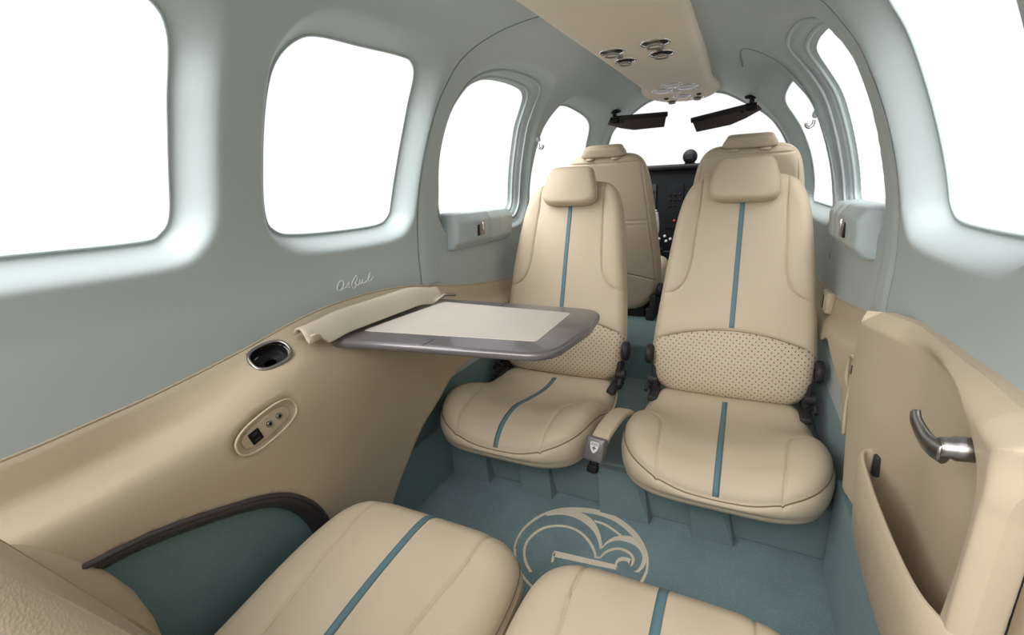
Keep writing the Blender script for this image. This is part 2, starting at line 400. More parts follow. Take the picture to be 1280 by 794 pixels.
SCRIPT = [
[(0.7496,0.6819),(0.7506,0.6809),(0.7517,0.68),(0.7526,0.679),(0.7533,0.6778),(0.7535,0.6765),(0.7536,0.6751),(0.7533,0.6736),(0.7528,0.672),(0.7518,0.6702),(0.7506,0.6682),(0.7491,0.6662),(0.7475,0.6646),(0.7458,0.6633),(0.744,0.6622),(0.7421,0.6614),(0.7403,0.661),(0.7385,0.6611),(0.7367,0.6615),(0.7352,0.6622),(0.7341,0.6631),(0.7336,0.6645),(0.7335,0.6662),(0.7338,0.668),(0.7343,0.6698),(0.735,0.6715),(0.7361,0.6732),(0.7374,0.6749),(0.7387,0.6764),(0.7402,0.6778),(0.7419,0.6791),(0.7435,0.6802),(0.745,0.6811),(0.7463,0.6815),(0.7474,0.6817),(0.7485,0.6818),(0.7496,0.6819)] ,
[(0.7403,0.661),(0.7426,0.6614),(0.745,0.6617),(0.7473,0.6621),(0.7494,0.6625),(0.7513,0.663),(0.753,0.6635),(0.7547,0.664),(0.7564,0.6645)] ,
[(0.7585,0.6632),(0.7599,0.6647),(0.7612,0.6661),(0.7626,0.6675),(0.764,0.6689),(0.7656,0.6707),(0.7673,0.6726),(0.7688,0.6741),(0.7696,0.6747),(0.7695,0.6739),(0.7687,0.6722),(0.7678,0.6701),(0.7673,0.6683),(0.7677,0.6666),(0.7685,0.6649),(0.7691,0.6634),(0.7691,0.6624),(0.7681,0.662),(0.7665,0.6622),(0.7647,0.6625),(0.7629,0.6627)] ,
[(0.7854,0.6586),(0.7864,0.6595),(0.7875,0.6603),(0.7885,0.6612),(0.789,0.6623),(0.7886,0.6637),(0.7875,0.6655),(0.7866,0.6672),(0.7866,0.6688),(0.7879,0.6702),(0.79,0.6715),(0.7923,0.6728),(0.7941,0.6744),(0.7951,0.6764),(0.7957,0.6788),(0.7961,0.681),(0.7961,0.6827),(0.7959,0.6839),(0.7954,0.6847),(0.7946,0.6851),(0.7935,0.6849),(0.7921,0.6839),(0.7903,0.6822),(0.7884,0.6802),(0.7865,0.6784),(0.7847,0.6768),(0.7828,0.6751),(0.781,0.6735),(0.7795,0.6719),(0.7783,0.6705),(0.7773,0.6692),(0.7766,0.6679),(0.7762,0.6665),(0.7762,0.6649),(0.7766,0.6631),(0.7772,0.6615),(0.778,0.6601),(0.779,0.6591),(0.7802,0.6583),(0.7815,0.6578),(0.7829,0.6578),(0.7842,0.6585),(0.7856,0.6597),(0.787,0.6611),(0.7884,0.6624)] ,
[(0.7894,0.6683),(0.79,0.6668),(0.7905,0.6653),(0.7912,0.6639),(0.7921,0.663),(0.7933,0.6624),(0.7948,0.6621),(0.7965,0.6622),(0.7981,0.6631),(0.7998,0.6654),(0.8016,0.6687),(0.8032,0.6718),(0.8041,0.6734),(0.8038,0.6729),(0.8028,0.671),(0.8017,0.6687),(0.8011,0.6669),(0.8014,0.6657),(0.8021,0.6646),(0.8031,0.6639),(0.8042,0.6637),(0.8055,0.6642),(0.807,0.6653),(0.8086,0.6666),(0.8098,0.6679),(0.8108,0.6693),(0.8117,0.671),(0.8123,0.6724),(0.8125,0.6727),(0.8121,0.6716),(0.8111,0.6694),(0.8102,0.667),(0.81,0.6652),(0.8107,0.6642),(0.812,0.6636),(0.8136,0.6633),(0.8152,0.6633),(0.8168,0.6638),(0.8185,0.6646),(0.8202,0.6656),(0.8219,0.6665)] ,
[(0.8216,0.6648),(0.8233,0.6654),(0.825,0.6661),(0.8267,0.6668),(0.8285,0.6679),(0.8303,0.6695),(0.8321,0.6714),(0.8339,0.6735),(0.8355,0.6756),(0.8371,0.6782),(0.8388,0.6812),(0.84,0.6837),(0.8402,0.6847),(0.839,0.6836),(0.8367,0.681),(0.8342,0.6779),(0.8323,0.6753),(0.831,0.6734),(0.8299,0.6717),(0.8293,0.6701),(0.8292,0.6687),(0.8298,0.6673),(0.831,0.666),(0.8326,0.665),(0.8342,0.6646),(0.8361,0.6649),(0.8383,0.6658),(0.8405,0.667),(0.8425,0.668),(0.8441,0.669),(0.8456,0.67),(0.8469,0.671),(0.8483,0.672)] ,
]
# ------------------------------------------------------------------ fuselage shell
# cross-sections: (half width, height) from the side wall up to the roof centre
SECT = [
 (-0.7, [(.515,.30),(.515,.62),(.517,.72),(.505,.829),(.475,.935),(.432,1.035),(.395,1.09),(.34,1.142),(.25,1.168),(.145,1.178),(0,1.182)]),
 (0.0,  [(.515,.30),(.515,.62),(.517,.72),(.505,.829),(.475,.935),(.432,1.037),(.395,1.092),(.34,1.144),(.25,1.172),(.145,1.183),(0,1.187)]),
 (1.04, [(.515,.30),(.516,.62),(.517,.72),(.505,.829),(.475,.935),(.432,1.041),(.395,1.10),(.34,1.157),(.25,1.193),(.145,1.208),(0,1.213)]),
 (1.70, [(.515,.30),(.516,.62),(.517,.72),(.505,.829),(.475,.935),(.432,1.041),(.395,1.10),(.335,1.160),(.25,1.202),(.145,1.230),(0,1.240)]),
 (2.20, [(.515,.30),(.516,.62),(.515,.72),(.50,.83),(.465,.935),(.42,1.02),(.375,1.08),(.32,1.128),(.25,1.168),(.145,1.222),(0,1.245)]),
 (3.20, [(.515,.30),(.516,.62),(.515,.72),(.50,.83),(.465,.935),(.42,1.02),(.375,1.08),(.32,1.128),(.25,1.168),(.145,1.222),(0,1.245)]),
]
NS = 300
_secs = np.array([resample(cat_spline(p, 12), NS) for _, p in SECT])       # (k, NS, 2)
_secy = np.array([y for y, _ in SECT])
S_LEN = 1.30
SVAL = np.linspace(0, S_LEN, NS)

def section(y):
    """(NS,2) cross-section at y"""
    k = np.clip(np.searchsorted(_secy, y)-1, 0, len(_secy)-2)
    t = (y-_secy[k])/(_secy[k+1]-_secy[k]); t = t*t*(3-2*t) if k != 0 else t
    return _secs[k]*(1-t)+_secs[k+1]*t
def z_to_s(y, z): 
    c = section(y); return float(np.interp(z, c[:, 1], SVAL))
def x_at(y, z):
    c = section(y); return float(np.interp(z, c[:, 1], c[:, 0]))
def z_roof(y, x):
    c = section(y); return float(np.interp(-abs(x), -c[:, 0], c[:, 1]))

# window openings (y, z) at the outer skin
W_OUT = {
 1: [(.055,.845),(.05,.95),(.055,1.04),(.09,1.10),(.15,1.115),(.33,1.12),(.41,1.115),(.447,1.08),(.452,1.0),(.453,.92),(.450,.845),(.433,.815),(.40,.805),(.25,.805),(.10,.805),(.07,.815)],
 2: [(.622,.83),(.615,.93),(.612,1.03),(.618,1.085),(.642,1.116),(.68,1.129),(.78,1.135),(.89,1.141),(.935,1.138),(.965,1.115),(.985,1.05),(.990,.95),(.985,.84),(.972,.805),(.93,.788),(.80,.785),(.685,.789),(.643,.799)],
 3: [(1.180,.87),(1.158,.95),(1.152,1.02),(1.158,1.08),(1.178,1.122),(1.22,1.147),(1.28,1.158),(1.40,1.162),(1.49,1.155),(1.545,1.125),(1.60,1.04),(1.645,.94),(1.685,.84),(1.685,.80),(1.64,.785),(1.40,.785),(1.26,.785),(1.212,.795),(1.190,.82)],
 4: [(1.818,.83),(1.785,.93),(1.762,1.04),(1.760,1.10),(1.776,1.141),(1.815,1.158),(1.92,1.155),(2.10,1.135),(2.25,1.10),(2.37,1.04),(2.49,.96),(2.61,.87),(2.72,.78),(2.70,.755),(2.60,.752),(2.20,.752),(1.90,.755),(1.845,.765),(1.818,.785)],
}
REVEAL = {1: (.056, .050), 2: (.054, .046), 3: (.060, .066), 4: (.056, .055)}   # depth, width of the moulded reveal

ys = np.unique(np.round(np.concatenate([np.arange(-.02, 3.02, .0065), np.arange(1.022, 1.049, .0015)]), 5))
ys = ys[np.r_[True, np.diff(ys) > .0007]]
SECY = np.array([section(y) for y in ys])                                  # (ny, NS, 2)
YY, SS = np.meshgrid(ys, SVAL, indexing='ij')
XX = SECY[:, :, 0].copy(); ZZ = SECY[:, :, 1].copy()
WPOLY = {}; WSDF = {}
for k, pts in W_OUT.items():
    P = cat_spline(pts, 10, True)
    WPOLY[k] = P
    Ps = np.array([(y, z_to_s(y, z)) for y, z in P])
    m = (YY > P[:, 0].min()-.12) & (YY < P[:, 0].max()+.12)
    d = np.full(YY.shape, 1.0); d[m] = poly_sdf(Ps, YY[m], SS[m]); WSDF[k] = d
    dep, wid = REVEAL[k]
    t = np.clip(d/wid, 0, 1)
    if k == 3:      # stepped frame
        prof = 1-(.42*sstep(.0, .34, t)+.30*sstep(.42, .66, t)+.28*sstep(.72, 1, t))
    else:
        prof = .5*(1+np.cos(PI*t))
    prof = prof*np.clip((1.30-SS)/.16, 0, 1)**.0
    XX += np.where(d < wid, dep*prof, 0)
# groove where the cabin-side ring trim meets the window panels
XX -= 0
gro = .0045*np.exp(-((YY-1.035)/.0022)**2)+(-.003)*sstep(1.040, 1.062, YY)*(1-sstep(1.10, 1.135, YY))*(SS > .32)
cen = np.clip(XX/.515, 0, 1)
XX = XX+gro*cen; ZZ = ZZ+gro*(1-cen)
g_front = np.interp(ZZ, [.3, .9, 1.0, 1.08, 1.123, 1.167, 1.21, 1.26], [3.2, 2.82, 2.63, 2.49, 2.39, 2.355, 2.335, 2.32])-YY
V_ALL = np.stack([XX, YY, ZZ], -1).reshape(-1, 3)
F_ALL = grid_faces(len(ys), NS)

def shell_keep():
    d = np.minimum.reduce([WSDF[k] for k in WSDF])
    return np.minimum(d, g_front).ravel()
v, f = clip(V_ALL, F_ALL, shell_keep())
sv = np.zeros(len(v))
# split wall / roof by distance round the section (x is monotone there)
split = v[:, 0]-.292
half_wall = clip(v, f, split)
half_roof = clip(v, f, -split+1e-9)
wl = mk('wall_left', mirror_x(half_wall), M['wall'], kind='structure', label='grey green cabin side wall with cabin windows on the left')
wr = mk('wall_right', half_wall, M['wall'], kind='structure', label='grey green cabin side wall with door window on the right')
rl = mirror_x(half_roof)
ce = mk('ceiling', join(half_roof, rl), M['wall'], kind='structure', label='grey green headliner over the cabin')

# panes
num = 1
for side in (-1, 1):
    for k in (1, 2, 3, 4):
        P = WPOLY[k]; dep = REVEAL[k][0]
        # the pane lies just inside the outer edge of the reveal
        sel = (YY[:, 0] > P[:, 0].min()-.03) & (YY[:, 0] < P[:, 0].max()+.03)
        i0, i1 = np.where(sel)[0][[0, -1]]
        sub = (slice(i0, i1+1, 3), slice(0, NS, 3))
        pv = np.stack([SECY[sub][..., 0]+dep-.002, YY[sub], SECY[sub][..., 1]], -1)
        pf = grid_faces(pv.shape[0], pv.shape[1])
        v2, f2 = clip(pv.reshape(-1, 3), pf, (.004-WSDF[k][sub]).ravel())
        if side < 0: v2, f2 = mirror_x((v2, f2))
        w = mk('window_%d' % num, (v2, f2), M['glass'], kind='structure', label='clear %s cabin window pane on the %s' % (('rearmost', 'second', 'third', 'forward crew')[k-1], 'left' if side < 0 else 'right'))
        # slim edge bead round the opening, and the nested frame of the third window
        loop = resample(P, 160, True)
        if k == 3:
            for off, din, rr in ((.010, .012, .0045), (.030, .036, .004)):
                lp = offset_poly(np.array([(y, z_to_s(y, z)) for y, z in loop]), off)
                bead = []
                for y, s_ in lp:
                    c = section(y); bead.append((side*(np.interp(s_, SVAL, c[:, 0])+dep-din), y, np.interp(s_, SVAL, c[:, 1])))
                bead = tube(bead, rr, 8, True)
                mk('window_frame', bead, M['trimgrey'], w)
        else:
            bead = tube([(side*(x_at(y, z)+dep-.001), y, z) for y, z in offset_poly(loop, .0015)], .0022, 6, True)
            mk('window_frame', bead, M['trimgrey'], w)
        num += 1

# ---- windscreen: raked pane from the roof arch down to the cowl, with an edge bead on the frame
def arch_x(z):
    return z
zs_arch = np.array([.90, .95, 1.0, 1.05, 1.08, 1.11, 1.14, 1.167, 1.19, 1.205, 1.22, 1.235, 1.245])
arch = []
for z in zs_arch:
    y = float(np.interp(z, [.3, .9, 1.0, 1.08, 1.123, 1.167, 1.21, 1.26], [3.2, 2.82, 2.63, 2.49, 2.39, 2.355, 2.335, 2.32]))
    arch.append((x_at(y, z), y, z))
arch = np.array([(-x, y, z) for x, y, z in arch]+[(x, y, z) for x, y, z in arch[::-1][1:]])
arch = resample(cat_spline(arch, 6), 90)
low = np.stack([arch[:, 0]*1.02, 3.12-.55*arch[:, 0]**2, np.full(90, .86)], 1)
nb = 14
pv = np.stack([arch*(1-t)+low*t+np.array([0, .10*t*(1-t)*4*.5, .06*t*(1-t)*4*.5]) for t in np.linspace(0, 1, nb)], 1)
wsn = mk('window_%d' % num, (pv.reshape(-1, 3), grid_faces(90, nb)), M['glass'], kind='structure', label='wide clear windscreen beyond the instrument panel')
mk('window_frame', tube(arch, .006, 8), M['trimgrey'], wsn)

for side, nm in ((-1, 'trim_2'), (1, 'trim_16')):
    c = section(1.035); c = c[c[:, 1] > .60]
    mk(nm, tube([(side*(x+.0008), 1.035, z+.0008*(1-x/.515)) for x, z in c[::3] if x > .10], .0011, 6), M['seamgrey'], kind='structure', label='thin seam of the ring frame across the side wall')
# ---- curved trim seam over the crew door windows
for side, nm in ((1, 'trim_1'),):
    pts = [(1.70, .62), (1.695, .75), (1.69, .90), (1.675, 1.03), (1.655, 1.10), (1.625, 1.15)]
    c = [(side*(x_at(y, z)-.0005), y, z) for y, z in pts]
    c += [(side*.300, 1.585, z_roof(1.585, .30)), (side*.245, 1.56, z_roof(1.56, .245)), (side*.225, 1.60, z_roof(1.60, .225)), (side*.223, 1.68, z_roof(1.68, .223)), (side*.228, 1.80, z_roof(1.8, .228))]
    mk(nm, tube(cat_spline(c, 8), .0022, 6), M['seamgrey'], kind='structure', label='curved trim seam round the crew side window')

# ------------------------------------------------------------------ floor and lower side walls
mk('floor', rbox((0, 1.1, -.02), (1.10, 3.9, .04), .002), M['carpet'], kind='structure', label='teal carpeted cabin floor', smooth=False)
for side, nm in ((-1, 'wall_lower_left'), (1, 'wall_lower_right')):
    mk(nm, rbox((side*.533, 1.1, .30), (.034, 3.9, .62), .004), M['carpetwall'], kind='structure', label='teal carpeted lower side wall', smooth=False)
mk('trim_3', rbox((.506, .76, .115), (.020, .66, .23), .004), M['carpetwall'], kind='structure', label='teal carpet kick board below the cabin door', smooth=False)
mk('trim_4', rbox((-.506, .86, .09), (.020, .46, .18), .004), M['carpetwall'], kind='structure', label='teal carpet kick board below the left panel', smooth=False)

# spar box under the aft-facing seats with its five moulded pads, and the step under the crew seats
step = rbox((0, 1.42, .0675), (1.03, .62, .135), .008)
pads = []
for xa, xb, h in ((-.50, -.36, .125), (-.265, -.155, .125), (-.03, .115, .13), (.205, .315, .12)):
    q = [(xa, 1.112, 0), (xb, 1.112, 0), (xb-.03, 1.105, h), (xa-.005, 1.105, h)]
    fr = [(xa+.012, 1.075, 0.001), (xb-.004, 1.075, 0.001), (xb-.052, 1.088, h), (xa-.002, 1.088, h)]
    v = np.array(q+fr); pads.append((v, [[4, 5, 6, 7], [0, 4, 7, 3], [5, 1, 2, 6], [7, 6, 2, 3], [0, 1, 5, 4], [1, 0, 3, 2]]))
sp = mk('trim_5', step, M['spar'], kind='structure', label='dark teal spar box under the aft-facing seats', smooth=False)
for p in pads: mk('pad', p, M['spar'], sp, smooth=False)
mk('trim_6', rbox((0, 2.25, .13), (1.03, 1.0, .26), .01), M['carpetwall'], kind='structure', label='teal carpeted step below the crew seats', smooth=False)
mk('trim_7', rbox((0, 2.97, .45), (1.03, .04, .95), .01), M['black'], kind='structure', label='black firewall behind the instrument panel', smooth=False)

# floor emblem
EMBLEM_POLYS = EMB
em = empty('floor_emblem', (-.03, .92, 0), 'pale gold round swirl emblem woven into the teal carpet', 'emblem')
em_names = ['outer_ring', 'large_leaf', 'small_leaf', 'thin_arc', 'inner_arc', 'foot', 'scroll', 'hook', 'bar', 'bar_leg']
for nm, (o, i) in zip(em_names, EMBLEM_POLYS):
    o = np.array(o); i = np.array(i); n = len(o); h = .0015
    v = np.vstack([np.c_[o, np.full(n, h)], np.c_[i, np.full(n, h)], np.c_[o, np.zeros(n)], np.c_[i, np.zeros(n)]])
    f = []
    for k in range(n-1):
        f += [[k, k+1, n+k+1, n+k], [2*n+k, 2*n+k+1, k+1, k], [n+k, n+k+1, 3*n+k+1, 3*n+k]]
    f += [[0, n, 3*n, 2*n], [n-1, 3*n-1, 4*n-1, 2*n-1]]
    # face the top upwards
    a = v[1]-v[0]; b = v[n]-v[0]
    if a[0]*b[1]-a[1]*b[0] < 0: f = [q[::-1] for q in f]
    mk(nm, (v, f), M['emblem'], em, smooth=False)
# lower, hidden half of the ring closes the circle
c0 = np.array([-.022, .918]); r0 = .156
a = np.linspace(math.radians(200), math.radians(375), 30)
_o, _i = np.array(EMB[0][0]), np.array(EMB[0][1])
_A = np.c_[2*_o, np.ones(len(_o))]; _s = np.linalg.lstsq(_A, (_o**2).sum(1), rcond=None)[0]
c0 = _s[:2]; r0 = math.sqrt(_s[2]+c0@c0)
_a0 = math.atan2(*(_o[0]-c0)[::-1]) % (2*PI); _a1 = math.atan2(*(_o[-1]-c0)[::-1]) % (2*PI)
a = np.linspace(_a0, _a1+(2*PI if _a1 < _a0 else 0), 40)
mk('outer_ring', slab(np.vstack([c0+np.c_[np.cos(a), np.sin(a)]*r0, (c0+np.c_[np.cos(a), np.sin(a)]*(r0-.006))[::-1]]), 0, .0015, .0003), M['emblem'], em, smooth=False)

# ------------------------------------------------------------------ tan side panels
belt = smooth_interp([-.7, 0, .178, .258, .36, .496, .611, .73, .885, 1.034, 1.257, 1.573, 1.82, 2.3], [.567, .566, .568, .573, .582, .602, .624, .636, .633, .614, .572, .534, .53, .53])
def sec_panel(pts):
    return resample(cat_spline(pts, 8), 70)
PSEC = [  # (inset from the wall, drop below the belt line)
 (-.7, sec_panel([(0,0),(.005,.001),(.011,.03),(.018,.058),(.042,.070),(.062,.078),(.074,.10),(.080,.15),(.080,.25),(.07,.40),(.05,.56)])),
 (.25, sec_panel([(0,0),(.005,.001),(.009,.030),(.014,.058),(.040,.066),(.064,.071),(.076,.09),(.083,.14),(.080,.25),(.07,.40),(.05,.57)])),
 (.55, sec_panel([(0,0),(.006,.001),(.014,.009),(.026,.018),(.048,.028),(.066,.042),(.079,.07),(.088,.13),(.086,.23),(.075,.38),(.06,.60)])),
 (.67, sec_panel([(0,0),(.006,.001),(.015,.012),(.028,.030),(.042,.050),(.058,.066),(.074,.085),(.086,.12),(.089,.17),(.083,.25),(.070,.40),(.05,.62)])),
 (.93, sec_panel([(0,0),(.006,.001),(.015,.012),(.028,.030),(.042,.048),(.058,.062),(.074,.080),(.086,.11),(.089,.16),(.082,.25),(.066,.40),(.05,.62)])),
 (1.10, sec_panel([(0,0),(.005,.001),(.012,.02),(.020,.045),(.040,.060),(.058,.070),(.066,.09),(.068,.14),(.058,.23),(.045,.36),(.035,.57)])),
 (1.60, sec_panel([(0,0),(.004,.001),(.010,.02),(.016,.045),(.026,.060),(.036,.070),(.040,.09),(.042,.12),(.040,.18),(.03,.30),(.025,.50)])),
 (2.30, sec_panel([(0,0),(.004,.001),(.010,.02),(.014,.045),(.020,.060),(.026,.070),(.030,.09),(.032,.12),(.030,.18),(.025,.30),(.02,.50)])),
]
_py = np.array([p[0] for p in PSEC]); _ps = np.array([p[1] for p in PSEC])
def panel_sec(y):
    k = int(np.clip(np.searchsorted(_py, y)-1, 0, len(_py)-2)); t = np.clip((y-_py[k])/(_py[k+1]-_py[k]), 0, 1); t = t*t*(3-2*t)
    s = _ps[k]*(1-t)+_ps[k+1]*t
    return s
def panel_point(y, z):
    s = panel_sec(y); return .519-float(np.interp(float(belt(y))-z, s[:, 1], s[:, 0]))
def panel_grid(y0, y1, ny, outlet=None):
    yy = np.linspace(y0, y1, ny); V = []
    for y in yy:
        s = panel_sec(y); b = float(belt(y))
        V.append(np.stack([.519-s[:, 0], np.full(70, y), b-s[:, 1]], 1))
    return np.array(V)
ARC = [(-.30,.46),(.0,.452),(.10,.442),(.196,.428),(.267,.419),(.352,.396),(.444,.362),(.50,.320),(.545,.255),(.572,.16),(.585,.0)]
ARCs = cat_spline(ARC, 10)
FRONT_L = cat_spline([(2.3,.40),(1.6,.395),(1.38,.39),(1.2,.365),(1.06,.335),(.97,.305),(.90,.268),(.83,.200),(.77,.125),(.735,.05),(.72,-.05)], 10)
region_l = np.vstack([[(-.9, .9), (-.9, .462)], ARCs, [(.585, -.2), (.72, -.2)], FRONT_L[::-1], [(2.4, .40), (2.4, .9)]])
G = panel_grid(-.65, 2.28, 400)
OUTLET_Y, OUTLET_Z = .464, .486
e1 = nrm((.072, .020)); e2 = np.array([-e1[1], e1[0]])
q1 = (G[..., 1]-OUTLET_Y)*e1[0]+(G[..., 2]-OUTLET_Z)*e1[1]; q2 = (G[..., 1]-OUTLET_Y)*e2[0]+(G[..., 2]-OUTLET_Z)*e2[1]
od = (np.abs(q1/.064)**2.4+np.abs(q2/.027)**2.4)**(1/2.4)
def inset_point(y, i):
    s = panel_sec(y); return np.array((-(.519-i), y, float(belt(y))-float(np.interp(i, s[:50, 0], s[:50, 1]))))
cn = nrm(np.cross(inset_point(.527, .056)-inset_point(.527, .026), inset_point(.545, .04)-inset_point(.509, .04)))
cn = cn*np.sign(cn[2]); cn = nrm(cn+np.array((.10, -.10, 0)))
ce1 = np.array((.10, 1, 0)); ce1 = nrm(ce1-cn*(ce1@cn))
CUP_M = frame(inset_point(.527, .0345), ce1, np.cross(cn, ce1), cn)
zone = (G[..., 2] < .56)
G[..., 0] += np.where(zone, .010*(1-sstep(.86, 1.12, od)), 0)
cm = np.linalg.inv(CUP_M); gl = np.c_[-G[..., 0].ravel(), G[..., 1].ravel(), G[..., 2].ravel()] @ cm[:3, :3].T+cm[:3, 3]
cupd = ((np.abs(gl[:, 0]/.0345)**2.6+np.abs(gl[:, 1]/.0265)**2.6)**(1/2.6)-.97)*.03
cupd = np.where(np.abs(gl[:, 2]) < .04, cupd, 1.)
vf = clip(G.reshape(-1, 3), grid_faces(G.shape[0], 70), np.minimum(-poly_sdf(region_l, G[..., 1], G[..., 2]).ravel(), cupd))
left_panel = mk('trim_8', solidify(mirror_x(vf), 0, (-.006, 0, 0)), M['panel'], kind='structure', label='tan padded lower side panel with armrest ledge on the left wall')
# dark trim following the arch, teal carpet inside it
Aout = ARCs; Ain = np.array([(y, z) for y, z in offset_poly(np.vstack([ARCs, [(.3, -.4)]]), .0)][:len(ARCs)])
t = np.gradient(Aout, axis=0); t /= np.linalg.norm(t, axis=1)[:, None]
nin = np.stack([t[:, 1], -t[:, 0]], 1)
Ain = Aout+nin*.027*np.where(nin[:, 1:2] > .2, 1, 1)
def px(y, z): return panel_point(max(-.6, y), max(.02, z))
a3 = np.array([(-px(y, z)-.001, y, z) for y, z in Aout]); b3 = np.array([(-px(y, z)-.016, y, z) for y, z in Ain])
m3 = (a3+b3)/2; m3[:, 0] = np.maximum(a3[:, 0], b3[:, 0])+.000
n = len(a3)
strip = (np.vstack([a3+[.004, 0, 0], m3, b3, b3-[.02, 0, 0], a3-[.02, 0, 0]]), [])
for k in range(n-1):
    for r in range(5):
        s_ = (r+1) % 5
        strip[1].append([r*n+k, s_*n+k, s_*n+k+1, r*n+k+1])
mk('trim_9', strip, M['arc'], kind='structure', label='dark bronze arched edge trim under the left panel')
mk('trim_10', tube(a3+[.0035, 0, 0], .0042, 8), M['arc'], kind='structure', label='slim dark bead along the arched trim')
gy = np.linspace(-.3, .60, 60); gz = np.linspace(0.0, .50, 40)
GY, GZ = np.meshgrid(gy, gz, indexing='ij')
GX = -(.478-.012*np.sin(np.clip((GZ-.05)/.4, 0, 1)*PI))
vf = clip(np.stack([GX, GY, GZ], -1).reshape(-1, 3), grid_faces(60, 40), -poly_sdf(np.vstack([[(-.5, .455)], ARCs+[0, .004], [(.59, -.1), (-.5, -.1)]]), GY, GZ).ravel())
mk('trim_11', solidify(vf, 0, (-.01, 0, 0)), M['carpetwall'], kind='structure', label='teal carpeted recess beside the rear left seat')
# thin tan bead where the panel meets the wall covering
for side, nm, y1 in ((-1, 'trim_12', 2.25), (1, 'trim_13', 2.25)):
    yy = np.linspace(-.6 if side < 0 else .96, y1, 120)
    mk(nm, tube([(side*.5165, y, float(belt(y))) for y in yy], .0026, 8), M['panel'], kind='structure', label='tan welt along the top of the side panel')

# right: short panel ahead of the door
FRONT_R = cat_spline([(2.3,.40),(1.6,.405),(1.38,.46),(1.25,.462),(1.15,.452),(1.07,.44),(1.02,.428),(.985,.415),(.962,.405),(.94,.395)], 10)
region_r = np.vstack([[(.952, .9), (.952, .40)], FRONT_R[::-1][1:], [(2.4, .40), (2.4, .9)]])
G = panel_grid(.93, 2.28, 220)
G[..., 0] = .519-(.519-G[..., 0])*.66
sw = ((G[..., 1]-1.0)/.042)**2+((G[..., 2]-.505)/.030)**2
G[..., 0] += .008*np.exp(-sw*1.2)
vf = clip(G.reshape(-1, 3), grid_faces(G.shape[0], 70), -poly_sdf(region_r, G[..., 1], G[..., 2]).ravel())
mk('trim_14', solidify(vf, 0, (.006, 0, 0)), M['panel'], kind='structure', label='tan lower side panel ahead of the cabin door')
# ------------------------------------------------------------------ seats
def pillow(N, Mv, hw, v0, v1, n, front, back, Rf, Rb, side=None, edge_scale=None):
    """Closed upholstered shape. Local axes: u across, v along, w towards the sitter.
    Returns verts(u,v,w), faces, front-vertex count and the boundary loop."""
    def ax(K):
        a = np.linspace(-1, 1, K)
        return np.sign(a)*(1-(1-np.abs(a))**1.25)
    s, t = np.meshgrid(ax(N), ax(Mv), indexing='ij')
    rho = np.maximum(np.abs(s), np.abs(t)); rs = np.where(rho > 1e-9, rho, 1)
    if hasattr(n, '__len__'): n = np.where(t < 0, n[0], n[1])
    sc = (np.abs(s/rs)**n+np.abs(t/rs)**n)**(-1/n); sc[rho < 1e-9] = 1
    ps, pt = s*sc, t*sc
    vm, hv = (v0+v1)/2, (v1-v0)/2
    v = vm+pt*hv; h = hw(v); u = ps*h
    es = edge_scale or min(hv, float(np.mean(h)))
    e = (1-rho)*es
    def drop(R): 
        q = np.clip(R-e, 0, R); return R-np.sqrt(np.maximum(R*R-q*q, 0))
    wf = front(u, v)-drop(Rf); wb = back(u, v)+drop(Rb)
    nf = N*Mv
    Vf = np.stack([u, v, wf], -1).reshape(-1, 3); Vb = np.stack([u, v, wb], -1).reshape(-1, 3)
    F = grid_faces(N, Mv).tolist()+(grid_faces(N, Mv, True)+nf).tolist()
    idx = np.arange(nf).reshape(N, Mv)
    loop = np.concatenate([idx[:-1, 0], idx[-1, :-1], idx[:0:-1, -1], idx[0, :0:-1]])
    L = Vf[loop]; LB = Vb[loop]; m = len(loop)
    tg = np.roll(L[:, :2], -1, 0)-np.roll(L[:, :2], 1, 0); tg /= np.linalg.norm(tg, axis=1)[:, None]+1e-12
    nr = np.stack([tg[:, 1], -tg[:, 0]], 1)
    side = side or [(.003, .2), (.004, .5), (.003, .8)]
    V = [Vf, Vb]; prev = loop; base = 2*nf
    for o, fr in side:
        q = L*(1-fr)+LB*fr; q = q.copy(); q[:, :2] += nr*o
        V.append(q); cur = base+np.arange(m); base += m
        F += np.stack([prev, cur, np.roll(cur, -1), np.roll(prev, -1)], 1).tolist(); prev = cur
    cur = loop+nf
    F += np.stack([prev, cur, np.roll(cur, -1), np.roll(prev, -1)], 1).tolist()
    return np.vstack(V), F, nf, L

def groove(polys, depth, width):
    """crease along (u,v) polylines, mirrored lines given explicitly"""
    def g(u, v):
        o = np.zeros_like(u)
        for P in polys:
            P = cat_spline(P, 6)
            m = (u > P[:, 0].min()-.03) & (u < P[:, 0].max()+.03) & (v > P[:, 1].min()-.03) & (v < P[:, 1].max()+.03)
            if m.any():
                d = line_dist(P, u[m], v[m]); oo = np.zeros_like(d)
                oo = depth*np.exp(-(d/width)**2)+depth*.45*np.exp(-(d/(width*4.5))**2)
                o[m] = np.maximum(o[m], oo)
        return o
    return g
def both(P): return [P, [(-a, b) for a, b in P]]

def stripe_mesh(fr, v0, v1, hw=.0068, n=60, lift=.0012):
    vv = np.linspace(v0, v1, n); uu = np.linspace(-hw, hw, 5)
    U, Vv = np.meshgrid(uu, vv, indexing='ij')
    W = fr(U, Vv)+lift
    P = np.stack([U, Vv, W], -1); P2 = P.copy(); P2[..., 2] -= .004
    V = np.vstack([P.reshape(-1, 3), P2.reshape(-1, 3)]); k = 5*n
    F = grid_faces(5, n).tolist()
    idx = np.arange(k).reshape(5, n)
    lp = np.concatenate([idx[:-1, 0], idx[-1, :-1], idx[:0:-1, -1], idx[0, :0:-1]])
    nx = np.roll(lp, -1)
    F += np.stack([lp, lp+k, nx+k, nx], 1).tolist()
    return V, F

